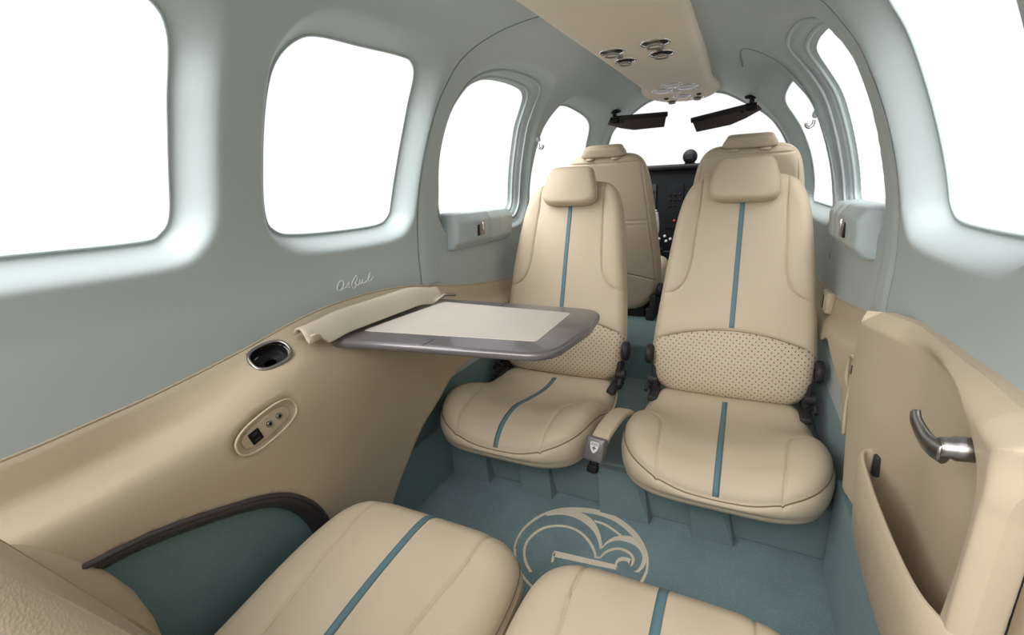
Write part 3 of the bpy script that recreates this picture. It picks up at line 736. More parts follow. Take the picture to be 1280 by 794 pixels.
def seam_tube(fr, P, r=.0011, lift=.0002):
    P = cat_spline(P, 8)
    return tube(np.c_[P, fr(P[:, 0], P[:, 1])+lift], r, 6)

def knob(c, r, L, ax=0, seg=28):
    """ribbed hand wheel with its axis along local x"""
    a = np.arange(seg)*2*PI/seg; rr = r*(1+.05*np.cos(a*14))
    R = []
    for k, x in ((.86, -L/2), (1, -L/2+.004), (1, L/2-.004), (.86, L/2)):
        R.append(np.stack([np.full(seg, x), rr*k*np.cos(a), rr*k*np.sin(a)], 1)+c)
    return rings_solid(R)

# ---- aft-facing cabin seats (local: x across, y forward, z up; origin on the floor under the backrest foot)
SW, CW = math.sin(math.radians(16.7)), math.cos(math.radians(16.7))
B_M = frame((0, 0, .28), (1, 0, 0), (0, SW, CW), (0, -CW, SW))          # backrest frame, faces -y
bw = smooth_interp([-.04, .01, .08, .125, .245, .40, .54, .63], [.203, .213, .2175, .217, .207, .190, .174, .164])
BOL = [(.112, .66), (.113, .55), (.120, .44), (.126, .35), (.143, .295), (.175, .268), (.225, .262)]
b_gro = groove(both(BOL), .0042, .0022)
arch_v = lambda u: .163-.95*u*u
ARCHL = [(u, float(arch_v(u))) for u in np.linspace(-.225, .225, 13)]
a_gro = groove([ARCHL], .006, .0032)
def back_front(u, v):
    w = .010*np.exp(-((v-.07)/.085)**2)+.004*np.exp(-((v-.36)/.15)**2)
    w = w+.010*sstep(.09, .165, np.abs(u))*sstep(.20, .34, v)
    return w-b_gro(u, v)-a_gro(u, v)-.006*(u/.2)**2
def back_rear(u, v): return -.085+.012*(u/.2)**2+0*v
V, F, nf, L = pillow(180, 240, bw, -.034, .630, (9.0, 5.5), back_front, back_rear, .026, .03, edge_scale=.19)
scal = V[:, 1]-arch_v(V[:, 0]); scal[nf:2*nf] = np.maximum(scal[nf:2*nf], .02)
BACK = xf(clip(V, F, scal), B_M); LUMB = xf(clip(V, F, -scal+1e-7), B_M)
BSTR = xf(stripe_mesh(back_front, .172, .60), B_M)
BPIPE = xf(tube(np.c_[L[:, :2], L[:, 2]-.003], .0016, 6, True), B_M)
hrw = smooth_interp([.535, .56, .60, .64, .665], [.086, .0925, .0875, .0765, .070])
def hr_front(u, v): return .048-.8*u*u-1.6*(v-.595)**2
def hr_back(u, v): return -.012+.3*u*u
HV, HF, hn, HL = pillow(70, 60, hrw, .540, .664, (5.0, 8.5), hr_front, hr_back, .012, .018, edge_scale=.062)
HEAD = xf((HV, HF), B_M)
HPIPE = xf(tube(np.c_[HL[:, :2], HL[:, 2]+.001], .0012, 6, True), B_M)

# cushion: u across, v forward (origin v=0 at backrest foot, front edge at v=-.455), w up
ctop = smooth_interp([-.47, -.45, -.40, -.335, -.25, -.16, -.08, 0, .10], [.245, .252, .266, .274, .259, .242, .234, .240, .246])
cw = smooth_interp([-.47, -.42, -.34, -.22, -.10, 0.0, .10], [.200, .216, .222, .220, .214, .208, .203])
CSEAM = [(.122, -.47), (.128, -.40), (.133, -.34), (.142, -.28), (.158, -.245), (.185, -.232), (.235, -.228)]
c_gro = groove(both(CSEAM), .0042, .0022)
def cush_front(u, v):
    return ctop(v)+.030*sstep(.05, .21, np.abs(u))*sstep(-.10, -.28, v)-.006*(1-sstep(.0, .12, np.abs(u)))*sstep(-.38, -.45, v)-c_gro(u, v)
def cush_back(u, v): return .164+0*u+0*v
V, F, nf, L = pillow(170, 170, cw, -.457, .10, 4.6, cush_front, cush_back, .036, .030, side=[(.002, .05), (.006, .2), (.008, .45), (.006, .75), (.003, .92)], edge_scale=.2)
I4 = np.eye(4)
CUSH = (V, F)
CPIPE = tube(np.c_[L[:, :2]*1.002, L[:, 2]-.001], .0017, 6, True)
# the stripe runs from the backrest foot to the front seam, following the rounded edge
vv = np.r_[np.linspace(-.02, -.42, 50), np.linspace(-.425, -.4565, 14)]
ee = np.clip((vv+.457)/.2785*.2, 0, None)
zz = cush_front(np.zeros_like(vv), vv)-(.036-np.sqrt(np.maximum(.036**2-np.clip(.036-ee, 0, .036)**2, 0)))+.0014
CSTR = []
sv = np.array([(u, a, b+o) for o in (0, -.004) for u in (-.0068, .0068) for a, b in zip(vv, zz)])
kk = len(vv); sf = []
for i in range(kk-1):
    sf += [[i, i+1, kk+i+1, kk+i], [kk+i, kk+i+1, 3*kk+i+1, 3*kk+i], [2*kk+i, 2*kk+i+1, i+1, i]]
CSTR = (sv, sf)

def shift(vf, d): return np.asarray(vf[0])+np.asarray(d, float), vf[1]

def make_club_seat(loc, label, group):
    r = empty('passenger_seat', loc, label, 'seat', group)
    S = lambda vf: shift(vf, loc)
    b = mk('backrest', S(BACK), M['leather'], r)
    mk('accent_stripe', S(BSTR), M['stripe'], b, 'teal stripe down the backrest')
    mk('piping', S(BPIPE), M['thread'], b)
    for P in both(BOL):
        mk('seam', S(xf(seam_tube(back_front, [p for p in P if p[1] < .615 and abs(p[0]) < .205]), B_M)), M['thread'], b)
    mk('lumbar_panel', S(LUMB), M['perf'], r, 'tan leather panel with small punched holes')
    mk('lumbar_seam', S(xf(seam_tube(back_front, [p for p in ARCHL if abs(p[0]) < .212], .0016), B_M)), M['seam'], b)
    h = mk('headrest', S(HEAD), M['leather'], r)
    mk('piping', S(HPIPE), M['thread'], h)
    c = mk('seat_cushion', S(CUSH), M['leather'], r)
    mk('accent_stripe', S(CSTR), M['stripe'], c, 'teal stripe over the cushion')
    mk('piping', S(CPIPE), M['seam'], c)
    for P in both(CSEAM):
        mk('seam', S(seam_tube(cush_front, [p for p in P if p[1] > -.43 and abs(p[0]) < .2])), M['thread'], c)
    for s in (-1, 1):
        mk('recline_knob', S(knob((s*.226, .030, .345), .030, .020)), M['dark'], r)
        hb = join(rbox((s*.205, .045, .26), (.022, .06, .10), .006), lathe([(.018, -.014), (.018, .014)], 20, frame((s*.212, .03, .262), (0, 1, 0), (0, 0, 1), (1, 0, 0))),
                  rbox((s*.20, -.015, .232), (.028, .09, .018), .005), tube([(s*.215, .0, .245), (s*.222, -.02, .262), (s*.222, -.04, .25)], .006, 8))
        mk('hinge_bracket', S(hb), M['dark'], r, sharp=40)
        mk('seat_rail', S(rbox((s*.15, -.12, .155), (.03, .34, .042), .004)), M['dark'], r, sharp=40)
    return r
CLUB_Y = 1.405
seat_ml = make_club_seat((-.2635, CLUB_Y, 0), 'tan leather seat facing aft behind the folding table, with teal stripe', 'aft-facing club seats')
seat_mr = copy_tree(seat_ml); seat_mr.location = (.2635, CLUB_Y, 0)
seat_mr['label'] = 'tan leather seat facing aft beside the cabin door, with teal stripe'

# ---- crew seats, seen from behind
cwid = smooth_interp([-.02, .1, .2, .40, .60, .69, .72], [.20, .222, .224, .204, .180, .170, .165])
CR_M = frame((0, 0, .30), (1, 0, 0), (0, -.245, .9695), (0, -.9695, -.245))   # 'front' of this shell is the back we see
CEDGE = None
def crew_front(u, v):
    h = cwid(v)
    ed = np.minimum(h-np.abs(u), .687-v)
    w = -.005*np.exp(-((ed-.020)/.0026)**2)
    w = w-.004*np.exp(-((v-(.425+.0*u))/.0022)**2)*(np.abs(u) < h-.024)-.003*np.exp(-((v-.405)/.002)**2)*(np.abs(u) < h-.024)
    w = w-.005*np.exp(-((v-(.165-.9*(u*u)+.02))/.0028)**2)
    return w-.25*(u/.2)**4*.05
def crew_back(u, v): return -.10+.014*(u/.2)**2+0*v
V, F, nf, L = pillow(150, 200, cwid, -.01, .690, (4.6, 6.5), crew_front, crew_back, .022, .028, edge_scale=.19)
CREWB = xf((V, F), CR_M); CRPIPE = xf(tube(np.c_[L[:, :2], L[:, 2]-.002], .0018, 6, True), CR_M)
chw = smooth_interp([.67, .693, .705, .722, .75], [.084, .088, .084, .074, .068])
V, F, nf, L = pillow(60, 40, chw, .690, .729, (6, 8), lambda u, v: .006-.5*u*u-2*(v-.71)**2, lambda u, v: -.075+.5*u*u, .010, .014, edge_scale=.022)
CREWH = xf((V, F), CR_M); CHP = xf(tube(np.c_[L[:, :2], L[:, 2]-.001], .0013, 6, True), CR_M)
V, F, nf, L = pillow(60, 60, lambda v: np.full_like(v, .215), -.02, .46, 4, lambda u, v: .47+.03*sstep(.1, .4, v)+0*u, lambda u, v: .36+0*u+0*v, .035, .02, edge_scale=.2)
CREWC = (V, F)
def make_crew_seat(loc, label, group):
    r = empty('crew_seat', loc, label, 'seat', group)
    S = lambda vf: shift(vf, loc)
    b = mk('backrest', S(CREWB), M['leather'], r)
    mk('piping', S(CRPIPE), M['thread'], b)
    mk('seam', S(xf(tube(np.array([(u, .425, crew_front(np.array(u), np.array(.425))+.0003) for u in np.linspace(-.175, .175, 20)], float), .0012, 6), CR_M)), M['seam'], b)
    mk('seam', S(xf(tube(np.array([(u, .185-.9*u*u, crew_front(np.array(u), np.array(.185-.9*u*u))+.0004) for u in np.linspace(-.205, .205, 24)], float), .0014, 6), CR_M)), M['seam'], b)
    h = mk('headrest', S(CREWH), M['leather'], r)
    mk('piping', S(CHP), M['thread'], h)
    for s in (-1, 1):
        c = xf((np.array([[s*.052, .686, -.010]]), []), CR_M)[0][0]
        mk('headrest_guide', S(lathe([(.016, -.005), (.019, -.003), (.019, .001), (.015, .004)], 24, frame(c, (1, 0, 0), (0, .97, .245), (0, -.245, .9695)))), M['leather'], r)
        mk('headrest_post', S(tube([c+[0, .012, -.02], c+[0, .010, .016]], .005, 10)), M['satin'], r)
        mk('recline_knob', S(knob((s*.228, .0, .40), .030, .020)), M['dark'], r)
        mk('hinge_bracket', S(join(rbox((s*.20, .02, .33), (.03, .10, .10), .008), rbox((s*.19, .14, .29), (.04, .34, .055), .006))), M['dark'], r, sharp=40)
    mk('seat_cushion', S(CREWC), M['leather'], r)
    mk('seat_pedestal', S(rbox((0, .2, .305), (.32, .34, .10), .01)), M['dark'], r, sharp=40)
    return r
CREW_Y = 2.135
seat_fl = make_crew_seat((-.268, CREW_Y, 0), 'tan leather crew seat on the left seen from behind, facing the control yoke', 'crew seats at the instrument panel')
seat_fr = copy_tree(seat_fl); seat_fr.location = (.268, CREW_Y, 0)
seat_fr['label'] = 'tan leather crew seat on the right seen from behind, under the right sun visor'

# ---- rear seats in the foreground, facing forward (u across, v forward, w up)
rtop = smooth_interp([.0, .15, .30, .42, .52, .57, .60, .62], [.236, .243, .262, .281, .290, .288, .280, .274])
rwid = smooth_interp([0, .2, .35, .45, .52, .62], [.188, .191, .197, .200, .2005, .199])
RS = [(.092, .10), (.094, .25), (.104, .38), (.116, .47), (.122, .53), (.120, .62)]
r_gro = groove(both(RS), .0042, .0024)
def rear_front(u, v):
    return rtop(v)+.006*np.cos(np.clip((np.abs(u)-.05)/.055, -1, 1)*PI)*.5*sstep(.60, .5, v)-.010*sstep(.12, .2, np.abs(u))-r_gro(u, v)
V, F, nf, L = pillow(170, 190, rwid, .10, .626, (4.2, 5.6), rear_front, lambda u, v: .155+0*u+0*v, .040, .02, side=[(.001, .04), (.004, .2), (.006, .45), (.001, .7), (-.012, .9)], edge_scale=.2)
RCUSH = (V, F); RPIPE = tube(np.c_[L[:, :2], L[:, 2]-.0005], .0016, 6, True); RPIPE2 = tube(np.c_[L[:, :2]*[1.018, 1], L[:, 2]-.011], .0009, 6, True)
vv = np.r_[np.linspace(.12, .575, 60), np.linspace(.58, .6255, 14)]
ee = np.clip((.626-vv)/.263*.2, 0, None)
zz = rear_front(np.zeros_like(vv), vv)-(.040-np.sqrt(np.maximum(.040**2-np.clip(.040-ee, 0, .040)**2, 0)))+.0014
sv = np.array([(u, a, b+o) for o in (0, -.004) for u in (-.0068, .0068) for a, b in zip(vv, zz)])
kk = len(vv); sf = []
for i in range(kk-1):
    sf += [[i, i+1, kk+i+1, kk+i][::-1], [kk+i, kk+i+1, 3*kk+i+1, 3*kk+i], [2*kk+i, 2*kk+i+1, i+1, i]]
RSTR = (sv, sf)
rbw = smooth_interp([-.02, .1, .3, .5, .60], [.190, .196, .198, .182, .168])
RBS = [(.158, -.02), (.170, .15), (.172, .35), (.148, .60)]
rb_gro = groove(both(RBS), .005, .0026)
def rb_front(u, v): return .012*sstep(.12, .18, np.abs(u))-rb_gro(u, v)
RB_PIL = pillow(150, 170, rbw, -.01, .585, 5, rb_front, lambda u, v: -.085+0*u+0*v, .030, .03, edge_scale=.18)
RH_PIL = pillow(60, 50, lambda v: np.full_like(v, .088), .575, .70, 4.6, lambda u, v: -.012-1.2*u*u, lambda u, v: -.085+0*u, .02, .02, edge_scale=.06)
def make_rear_seat(loc, label, group, recline):
    AW = math.radians(recline)
    RB_M = frame((0, .232, .272), (-1, 0, 0), (0, -math.sin(AW), math.cos(AW)), (0, math.cos(AW), math.sin(AW)))
    V, F, nf, L = RB_PIL
    RBACK = xf((V, F), RB_M); RBSTR = xf(stripe_mesh(rb_front, .02, .53), RB_M); RBPIPE = xf(tube(np.c_[L[:, :2], L[:, 2]-.003], .0016, 6, True), RB_M)
    RHEAD = xf(RH_PIL[:2], RB_M)
    r = empty('rear_seat', loc, label, 'seat', group)
    S = lambda vf: shift(vf, loc)
    c = mk('seat_cushion', S(RCUSH), M['leather'], r)
    mk('accent_stripe', S(RSTR), M['stripe'], c, 'teal stripe along the cushion')
    mk('piping', S(RPIPE), M['seam'], c); mk('piping', S(RPIPE2), M['thread'], c)
    for P in both(RS):
        mk('seam', S(seam_tube(rear_front, [p for p in P if p[1] < .60])), M['thread'], c)
    b = mk('backrest', S(RBACK), M['leather_grain'], r)
    mk('piping', S(RBPIPE), M['thread'], b)
    def rb_fr(u, v):
        e = np.clip((1-np.abs(u)/rbw(v))*.18, 0, None); return rb_front(u, v)-(.030-np.sqrt(np.maximum(.030**2-np.clip(.030-e, 0, .030)**2, 0)))
    for P in both(RBS):
        P = [p for p in P if p[1] < .56]
        for o, rr, mm in ((-.006, .0009, 'thread'), (.006, .0009, 'thread'), (0, .0011, 'seam')):
            mk('stitching', S(xf(seam_tube(rb_fr, [(p[0]+o, p[1]) for p in P], rr), RB_M)), M[mm], b)
    mk('headrest', S(RHEAD), M['leather'], r)
    mk('seat_base', S(rbox((0, .33, .08), (.30, .40, .15), .012)), M['dark'], r, sharp=40)
    return r
seat_rl = make_rear_seat((-.208, 0, 0), 'tan leather rear seat at the lower left, facing forward beside the arched side trim', 'forward-facing rear seats', 23.2)
seat_rr = make_rear_seat((.208, 0, 0), 'tan leather rear seat whose cushion covers the lower part of the floor emblem, facing forward', 'forward-facing rear seats', 33)

# padded side bolster between the rear left backrest and the wall
blk = []
for y, s, hz in ((-.10, .80, .35), (-.05, .93, .37), (.02, 1, .37), (.10, 1, .335), (.157, 1, .287), (.184, .97, .25), (.215, .90, .20), (.233, .75, .155), (.245, .5, .10), (.25, .25, .04)):
    a = np.linspace(0, 2*PI, 40, endpoint=False)
    cx, cz = -.4430, .20
    e = 2/3.2
    blk.append(np.stack([cx+.027*s*np.sign(np.cos(a))*np.abs(np.cos(a))**e, np.full(40, y), cz+hz*np.sign(np.sin(a))*np.abs(np.sin(a))**e], 1))
mk('side_bolster', rings_solid(blk), M['leather'], None, 'smooth tan padded bolster between the rear left seat and the side panel', 'bolster')

# ---- lap belt buckle between the club seats
bk = empty('seatbelt_buckle', (0, 1.0, .20), 'dark buckle with shield mark on a tan leather sleeve between the aft-facing seats', 'belt buckle')
path = cat_spline([(.0165, 1.22, .235), (.0165, 1.17, .262), (.014, 1.11, .281), (.009, 1.05, .284), (.003, 1.01, .276), (-.001, .985, .262)], 8)
R = []
for i, p in enumerate(path):
    t = nrm(path[min(i+1, len(path)-1)]-path[max(i-1, 0)]); u = nrm(np.cross(t, (0, 0, 1))); w = np.cross(u, t)
    a = np.linspace(0, 2*PI, 28, endpoint=False); e = .55
    R.append(p+np.outer(.0215*np.sign(np.cos(a))*np.abs(np.cos(a))**e, u)+np.outer(.011*np.sign(np.sin(a))*np.abs(np.sin(a))**e, w))
mk('leather_sleeve', rings_solid(R), M['leather'], bk)
t = nrm((-.004, -.022, -.060)); u = nrm(np.cross(t, (0, 0, 1))); w = np.cross(u, t)
if w[1] > 0: u, w = -u, -w
BM = frame(np.array((-.003, .988, .275)), u, t, w)        # u across, t down the buckle, w to the viewer
bd = slab(rounded_poly([(-.0245, -.004), (.0245, -.004), (.0245, .054), (-.0245, .054)], .007), -.012, .013, .005, BM)
b = mk('buckle_body', bd, M['table'], bk)
sh = cat_spline([(-.011, .008), (0, .0065), (.011, .008), (.0112, .012), (.0098, .022), (.006, .029), (0, .0335), (-.006, .029), (-.0098, .022), (-.0112, .012)], 3, True)
mk('shield_mark', slab(sh, .0125, .0135, .0002, BM), M['label'], b, 'pale shield mark with a cross')
mk('cross_mark', join(slab(np.array([(-.0048, .0205), (.0048, .0205), (.0048, .0230), (-.0048, .0230)]), .013, .0139, .0001, BM), slab(np.array([(-.0013, .0170), (.0013, .0170), (.0013, .0265), (-.0013, .0265)]), .013, .0139, .0001, BM)), M['dark'], b)
mk('shield_bars', join(*[slab(np.array([(-.0095, y), (.0095, y), (.0092, y+.0008), (-.0092, y+.0008)]), .013, .0138, .0001, BM) for y in (.0095, .0118, .0141)]), M['dark'], b)
mk('release_tongue', join(slab(rounded_poly([(-.010, .05), (.010, .05), (.010, .066), (-.010, .066)], .003), -.008, .006, .002, BM), slab(rounded_poly([(-.013, .062), (.013, .062), (.013, .082), (-.013, .082)], .006), -.008, .009, .003, BM)), M['black'], bk)
# ------------------------------------------------------------------ cup holder and power outlets in the left panel
def sup(a, b, n=2.6, k=48):
    t = np.linspace(0, 2*PI, k, endpoint=False)
    return np.c_[a*np.sign(np.cos(t))*np.abs(np.cos(t))**(2/n), b*np.sign(np.sin(t))*np.abs(np.sin(t))**(2/n)]
cup = empty('cup_holder', (-.478, .527, .54), 'dark cup well with silver rim set in the tan armrest near the folding table', 'cup holder')
o = sup(.0345, .0265)
rim = tube(xf((np.c_[o, np.full(len(o), .004)], []), CUP_M)[0], (.0030), 10, True, flat=.8)
mk('rim', rim, M['satin'], cup, 'silver rim')
R = [np.c_[o*k, np.full(len(o), z)] for k, z in ((1.0, .004), (.97, -.003), (.93, -.014), (.86, -.020), (.70, -.022), (.3, -.023))]
v, f = rings_solid(R); f = [q[::-1] for q in f[:-2]]+[f[-1]]
mk('liner', xf((v, f), CUP_M), M['cup'], cup, 'glossy dark liner')

ol = empty('power_outlet_plate', (-.44, OUTLET_Y, OUTLET_Z-.03), 'oval tan outlet plate with socket block and two jacks in the left panel', 'outlet')
def pan_n(y, z):
    h = .004; a = np.array((-panel_point(y, z), y, z)); b = np.array((-panel_point(y+h, z), y+h, z)); c = np.array((-panel_point(y, z+h), y, z+h))
    return nrm(np.cross(c-a, b-a))*np.sign(np.cross(c-a, b-a)[0])
on = pan_n(OUTLET_Y, OUTLET_Z); oc = np.array((-panel_point(OUTLET_Y, OUTLET_Z), OUTLET_Y, OUTLET_Z))
oe1 = np.array((0, e1[0], e1[1])); oe1 = nrm(oe1-on*(oe1@on)); oe2 = np.cross(on, oe1)
OM = frame(oc, oe1, oe2, on)
mk('bezel', tube(xf((np.c_[sup(.060, .0255), np.full(48, .0005)], []), OM)[0], .0022, 8, True), M['panel'], ol)
mk('plate', slab(sup(.047, .0165, 3)-[0, .002], -.014, -.0045, .002, OM), M['panel'], ol)
soc = slab(rounded_poly([(-.0335, -.0125), (-.0135, -.0125), (-.0135, .0085), (-.0335, .0085)], .0015), -.006, -.002, .0008, OM)
s0 = mk('socket_block', soc, M['black'], ol, 'black socket block')
for y0 in (-.0085, .0015): mk('port', slab(np.array([(-.0290, y0), (-.0185, y0), (-.0185, y0+.0038), (-.0290, y0+.0038)]), -.0022, -.0014, .0002, OM), M['dark'], s0)
for x0 in (.006, .0265):
    j = mk('jack', lathe([(.0056, -.005), (.0056, -.0015), (.0047, -.0005), (.0032, -.0005), (.003, -.003)], 24, OM @ frame((x0, -.0005, 0), (1, 0, 0), (0, 1, 0), (0, 0, 1))), M['satin'], ol, 'round metal jack')
    mk('jack_hole', lathe([(.0026, -.003), (.0026, -.0008)], 16, OM @ frame((x0, -.0005, 0), (1, 0, 0), (0, 1, 0), (0, 0, 1))), M['black'], j)

# ------------------------------------------------------------------ folding table
tb = empty('folding_table', (-.44, .85, .56), 'pewter grey fold-out table with cream leather inlay, hinged to the left wall', 'table')
TO = rounded_poly([(-.480, .650), (-.26, .684), (-.012, .716), (.006, .90), (-.010, 1.052), (-.474, 1.042)], [.004, .2, .075, .2, .065, .004], 9)
mk('table_frame', slab(TO, .562, .580, .008, None, 5), M['table'], tb, sharp=60)
mk('leather_inlay', slab(rounded_poly([(-.449, .722), (-.064, .776), (-.069, .993), (-.425, 1.003)], .012, 6), .5785, .5812, .0006), M['inlay'], tb, 'cream leather inlay')
mk('fold_joint', rbox((-.262, .704, .5803), (.0010, .040, .0008), .0002), M['dark'], tb)
mk('fold_joint', rbox((-.258, 1.024, .5803), (.0010, .036, .0008), .0002), M['dark'], tb)
for y in (.69, 1.0): mk('hinge_arm', rbox((-.470, y, .557), (.018, .05, .012), .003), M['dark'], tb)
fl = empty('table_stowage_flap', (-.465, .8, .59), 'curved light tan leather flap along the wall side of the folding table', 'flap')
R = []
for y in np.linspace(.585, 1.035, 46):
    t = (y-.585)/.45
    k = sstep(0, .10, t)*(1-.55*sstep(.86, 1.0, t))
    dz = .010*(1-sstep(0, .25, t))*-1-.020*sstep(.72, 1.0, t)
    prof = cat_spline([(-.490, .620+dz), (-.479, .632+dz), (-.467, .632+dz), (-.457, .622+dz), (-.449, .607+dz), (-.4425, .640+dz-.050*max(.35, k))], 6)
    tp = np.gradient(prof, axis=0); tp /= np.linalg.norm(tp, axis=1)[:, None]; nn = np.c_[tp[:, 1], -tp[:, 0]]
    lo = prof+nn*.004
    sec = np.vstack([prof, lo[::-1]])
    R.append(np.c_[sec[:, 0], np.full(len(sec), y), sec[:, 1]])
mk('flap', rings_solid(R), M['flap'], fl)
mk('flap_hinge', rbox((-.487, 1.036, .606), (.018, .016, .010), .003), M['satin'], fl, 'small metal hinge at the forward end')
mk('flap_latch', tube([(-.455, 1.045, .590), (-.435, 1.075, .583)], .004, 8), M['satin'], fl, 'small metal hinge at the forward end')

# ------------------------------------------------------------------ script lettering on the left wall
sg = empty('script_lettering', (-.517, .815, .662), 'small silver handwriting script on the left wall above the table flap', 'lettering')
for nm, s_ in zip(['first_letter', 'tail', 'second_letter', 'capital_letter', 'middle_letters', 'last_letters'], SCRIPT):
    mk(nm, tube([(-x_at(y, z)+.0012, y, z) for y, z in s_], .0012, 6), M['script'], sg)

# ------------------------------------------------------------------ padded boxes below the third windows
def make_pad(side, label):
    r = empty('window_pad', (side*.515, 1.36, .69), label, 'pad', 'padded boxes under the forward cabin windows')
    pr = rounded_poly([(.540, .688), (.500, .690), (.481, .712), (.477, .772), (.493, .796), (.540, .800)], [.002, .012, .02, .02, .014, .002], 7)
    R = []
    for y, s in ((1.178, .82), (1.182, .93), (1.19, 1), (1.30, 1), (1.383, 1), (1.3855, .975), (1.388, 1), (1.455, 1), (1.4565, .992), (1.458, 1), (1.540, 1), (1.551, .93), (1.555, .82)):
        q = np.array([.54, .745])+(pr-[.54, .745])*[s, .5+.5*s]
        R.append(np.c_[side*q[:, 0], np.full(len(q), y), q[:, 1]])
    mk('padding', rings_solid(R), M['trimgrey'], r, 'grey green vinyl padding', sharp=50)
    l = mk('latch', rbox((side*.4775, 1.318, .742), (.008, .030, .034), .003), M['latch'], r, 'bronze latch', sharp=40)
    mk('latch_recess', rbox((side*.4785, 1.299, .741), (.006, .010, .034), .001), M['black'], l)
    mk('latch_tab', rbox((side*.473, 1.318, .752), (.006, .007, .026), .0015), M['chrome'], l, sharp=40)
    return r
make_pad(-1, 'grey green padded box with bronze latch under the left window beside the table')
make_pad(1, 'grey green padded box with bronze latch under the right window ahead of the door')

# ------------------------------------------------------------------ coat hooks on the window posts
for side, lb in ((-1, 'small chrome coat hook on the left window post'), (1, 'small chrome coat hook on the right window post')):
    y, z = 1.690, 1.022
    x = side*(x_at(y, z)-.001)
    r = empty('coat_hook', (x, y, z-.03), lb, 'hook', 'coat hooks on the window posts')
    mk('boss', lathe([(.008, 0), (.012, .002), (.013, .008), (.011, .013), (.004, .016)], 20, frame((x, y, z+.012), (0, 1, 0), nrm((side*.4, 0, 1)), nrm((-side*1, 0, .4)))), M['wall'], r)
    X = side*1
    c = cat_spline([(x-X*.010, y, z-.004), (x-X*.012, y, z-.016), (x-X*.020, y-.002, z-.022), (x-X*.028, y-.004, z-.018), (x-X*.030, y-.006, z-.010)], 6)
    mk('hook', tube(c, .0042, 10), M['chrome'], r, 'chrome hook')

# ------------------------------------------------------------------ right cabin door
reg_o = rounded_poly([(.950, .295), (.950, .640), (.86, .650), (.72, .656), (.60, .660), (.52, .660), (.462, .652), (.474, .575), (.478, .45), (.486, .295)], [.004, .012, .1, .1, .1, .05, .018, .05, .1, .004], 7)
rec = cat_spline([(1.05, .62), (.90, .632), (.80, .640), (.70, .642), (.62, .637), (.57, .628), (.532, .612), (.512, .592), (.506, .56), (.508, .50), (.518, .42), (.53, .33), (.54, .15), (1.05, .10)], 8, True)
gy = np.r_[np.linspace(.45, .53, 150), np.linspace(.5325, .96, 172)]; gz = np.linspace(.19, .69, 200)
GY, GZ = np.meshgrid(gy, gz, indexing='ij')
so = poly_sdf(reg_o, GY, GZ); sr = poly_sdf(rec, GY, GZ)
base = .461+.041*sstep(.94, .70, GY)+.07*np.clip(.50-GZ, 0, .3)*sstep(.6, .85, GY)
bor = np.minimum(.474+.006*sstep(.60, .80, GY), base)
X = base+(bor-base)*sstep(.0, .024, sr+.012)
e = np.clip(-so, 0, None); Rr = .014+.012*sstep(.585, .635, GZ)
X = X+Rr*(1-np.sin(np.clip(e/Rr, 0, 1)*PI/2))*np.where(GY > .93, .25, 1)
X = X+.012*np.exp(-(((GY-.60)/.055)**2+((GZ-.575)/.060)**2)*1.0)
vf = clip(np.stack([X, GY, GZ], -1).reshape(-1, 3), grid_faces(len(gy), 200, True), -so.ravel())
dr = mk('door_1', solidify(vf, 0, (.02, 0, 0)), M['panel'], kind='structure', label='tan cabin door panel with raised border on the right', sharp=28)
pk = cat_spline([(.506, .842), (.482, .840), (.466, .828), (.458, .79), (.454, .70), (.454, .60), (.459, .53), (.472, .492), (.484, .478)], 8)
tp = np.gradient(pk, axis=0); tp /= np.linalg.norm(tp, axis=1)[:, None]; nn = np.c_[tp[:, 1], -tp[:, 0]]
if nn[len(nn)//2, 0] < 0: nn = -nn
R = []
for i in range(len(pk)):
    p = pk[i]; q = pk[i]+nn[i]*.009
    top = .442; bot = .292
    sec = [(p[0]+.020, bot), (p[0]+.006, .32), (p[0], .40), (p[0], top-.004), ((p[0]*2+q[0])/3, top), ((p[0]+2*q[0])/3, top), (q[0], top-.004), (q[0]+.0, .40), (q[0]+.008, .32), (q[0]+.020, bot)]
    yo = [p[1]]*4+[p[1]*.67+q[1]*.33, p[1]*.33+q[1]*.67]+[q[1]]*4
    R.append(np.array([(a, y, b) for (a, b), y in zip(sec, yo)]))
mk('map_pocket', rings_solid(R), M['panel'], dr, 'tan map pocket along the foot of the door', sharp=50)
mk('pocket_bottom', rbox((.492, .66, .301), (.035, .36, .01), .003), M['panel'], dr)
mk('pocket_clip', rbox((.487, .815, .425), (.012, .014, .035), .003), M['dark'], dr)
# handle: spindle standing off the door, lever running forward
hd = empty('door_handle', (.46, .56, .60), 'brushed metal lever handle on the right cabin door', 'handle')
hc = np.array((.458, .540, .603)); ha = nrm((.99, .12, .03))
HM = frame(hc, nrm(np.cross((0, 0, 1), ha)), nrm(np.cross(ha, np.cross((0, 0, 1), ha))), ha)
mk('spindle', lathe([(.0085, -.001), (.0102, .0015), (.0102, .010), (.0118, .012), (.0118, .050), (.0118, .060)], 32, HM), M['satin'], hd, sharp=40)
mk('spindle_collar', lathe([(.020, .040), (.022, .043), (.022, .047), (.014, .049)], 32, HM), M['dark'], hd, 'dark collar at the door')
pts = [hc+np.array(d) for d in ((.004, -.004, -.004), (-.001, .006, -.004), (-.004, .015, -.003), (-.007, .026, .002), (-.010, .036, .010), (-.010, .042, .017))]
c = cat_spline(pts, 6); rr = np.interp(np.linspace(0, 1, len(c)), [0, .25, .6, 1], [.0112, .0105, .0085, .006])
mk('lever', tube(c, rr, 16, up=(1, 0, 0), flat=.62), M['satin'], hd)

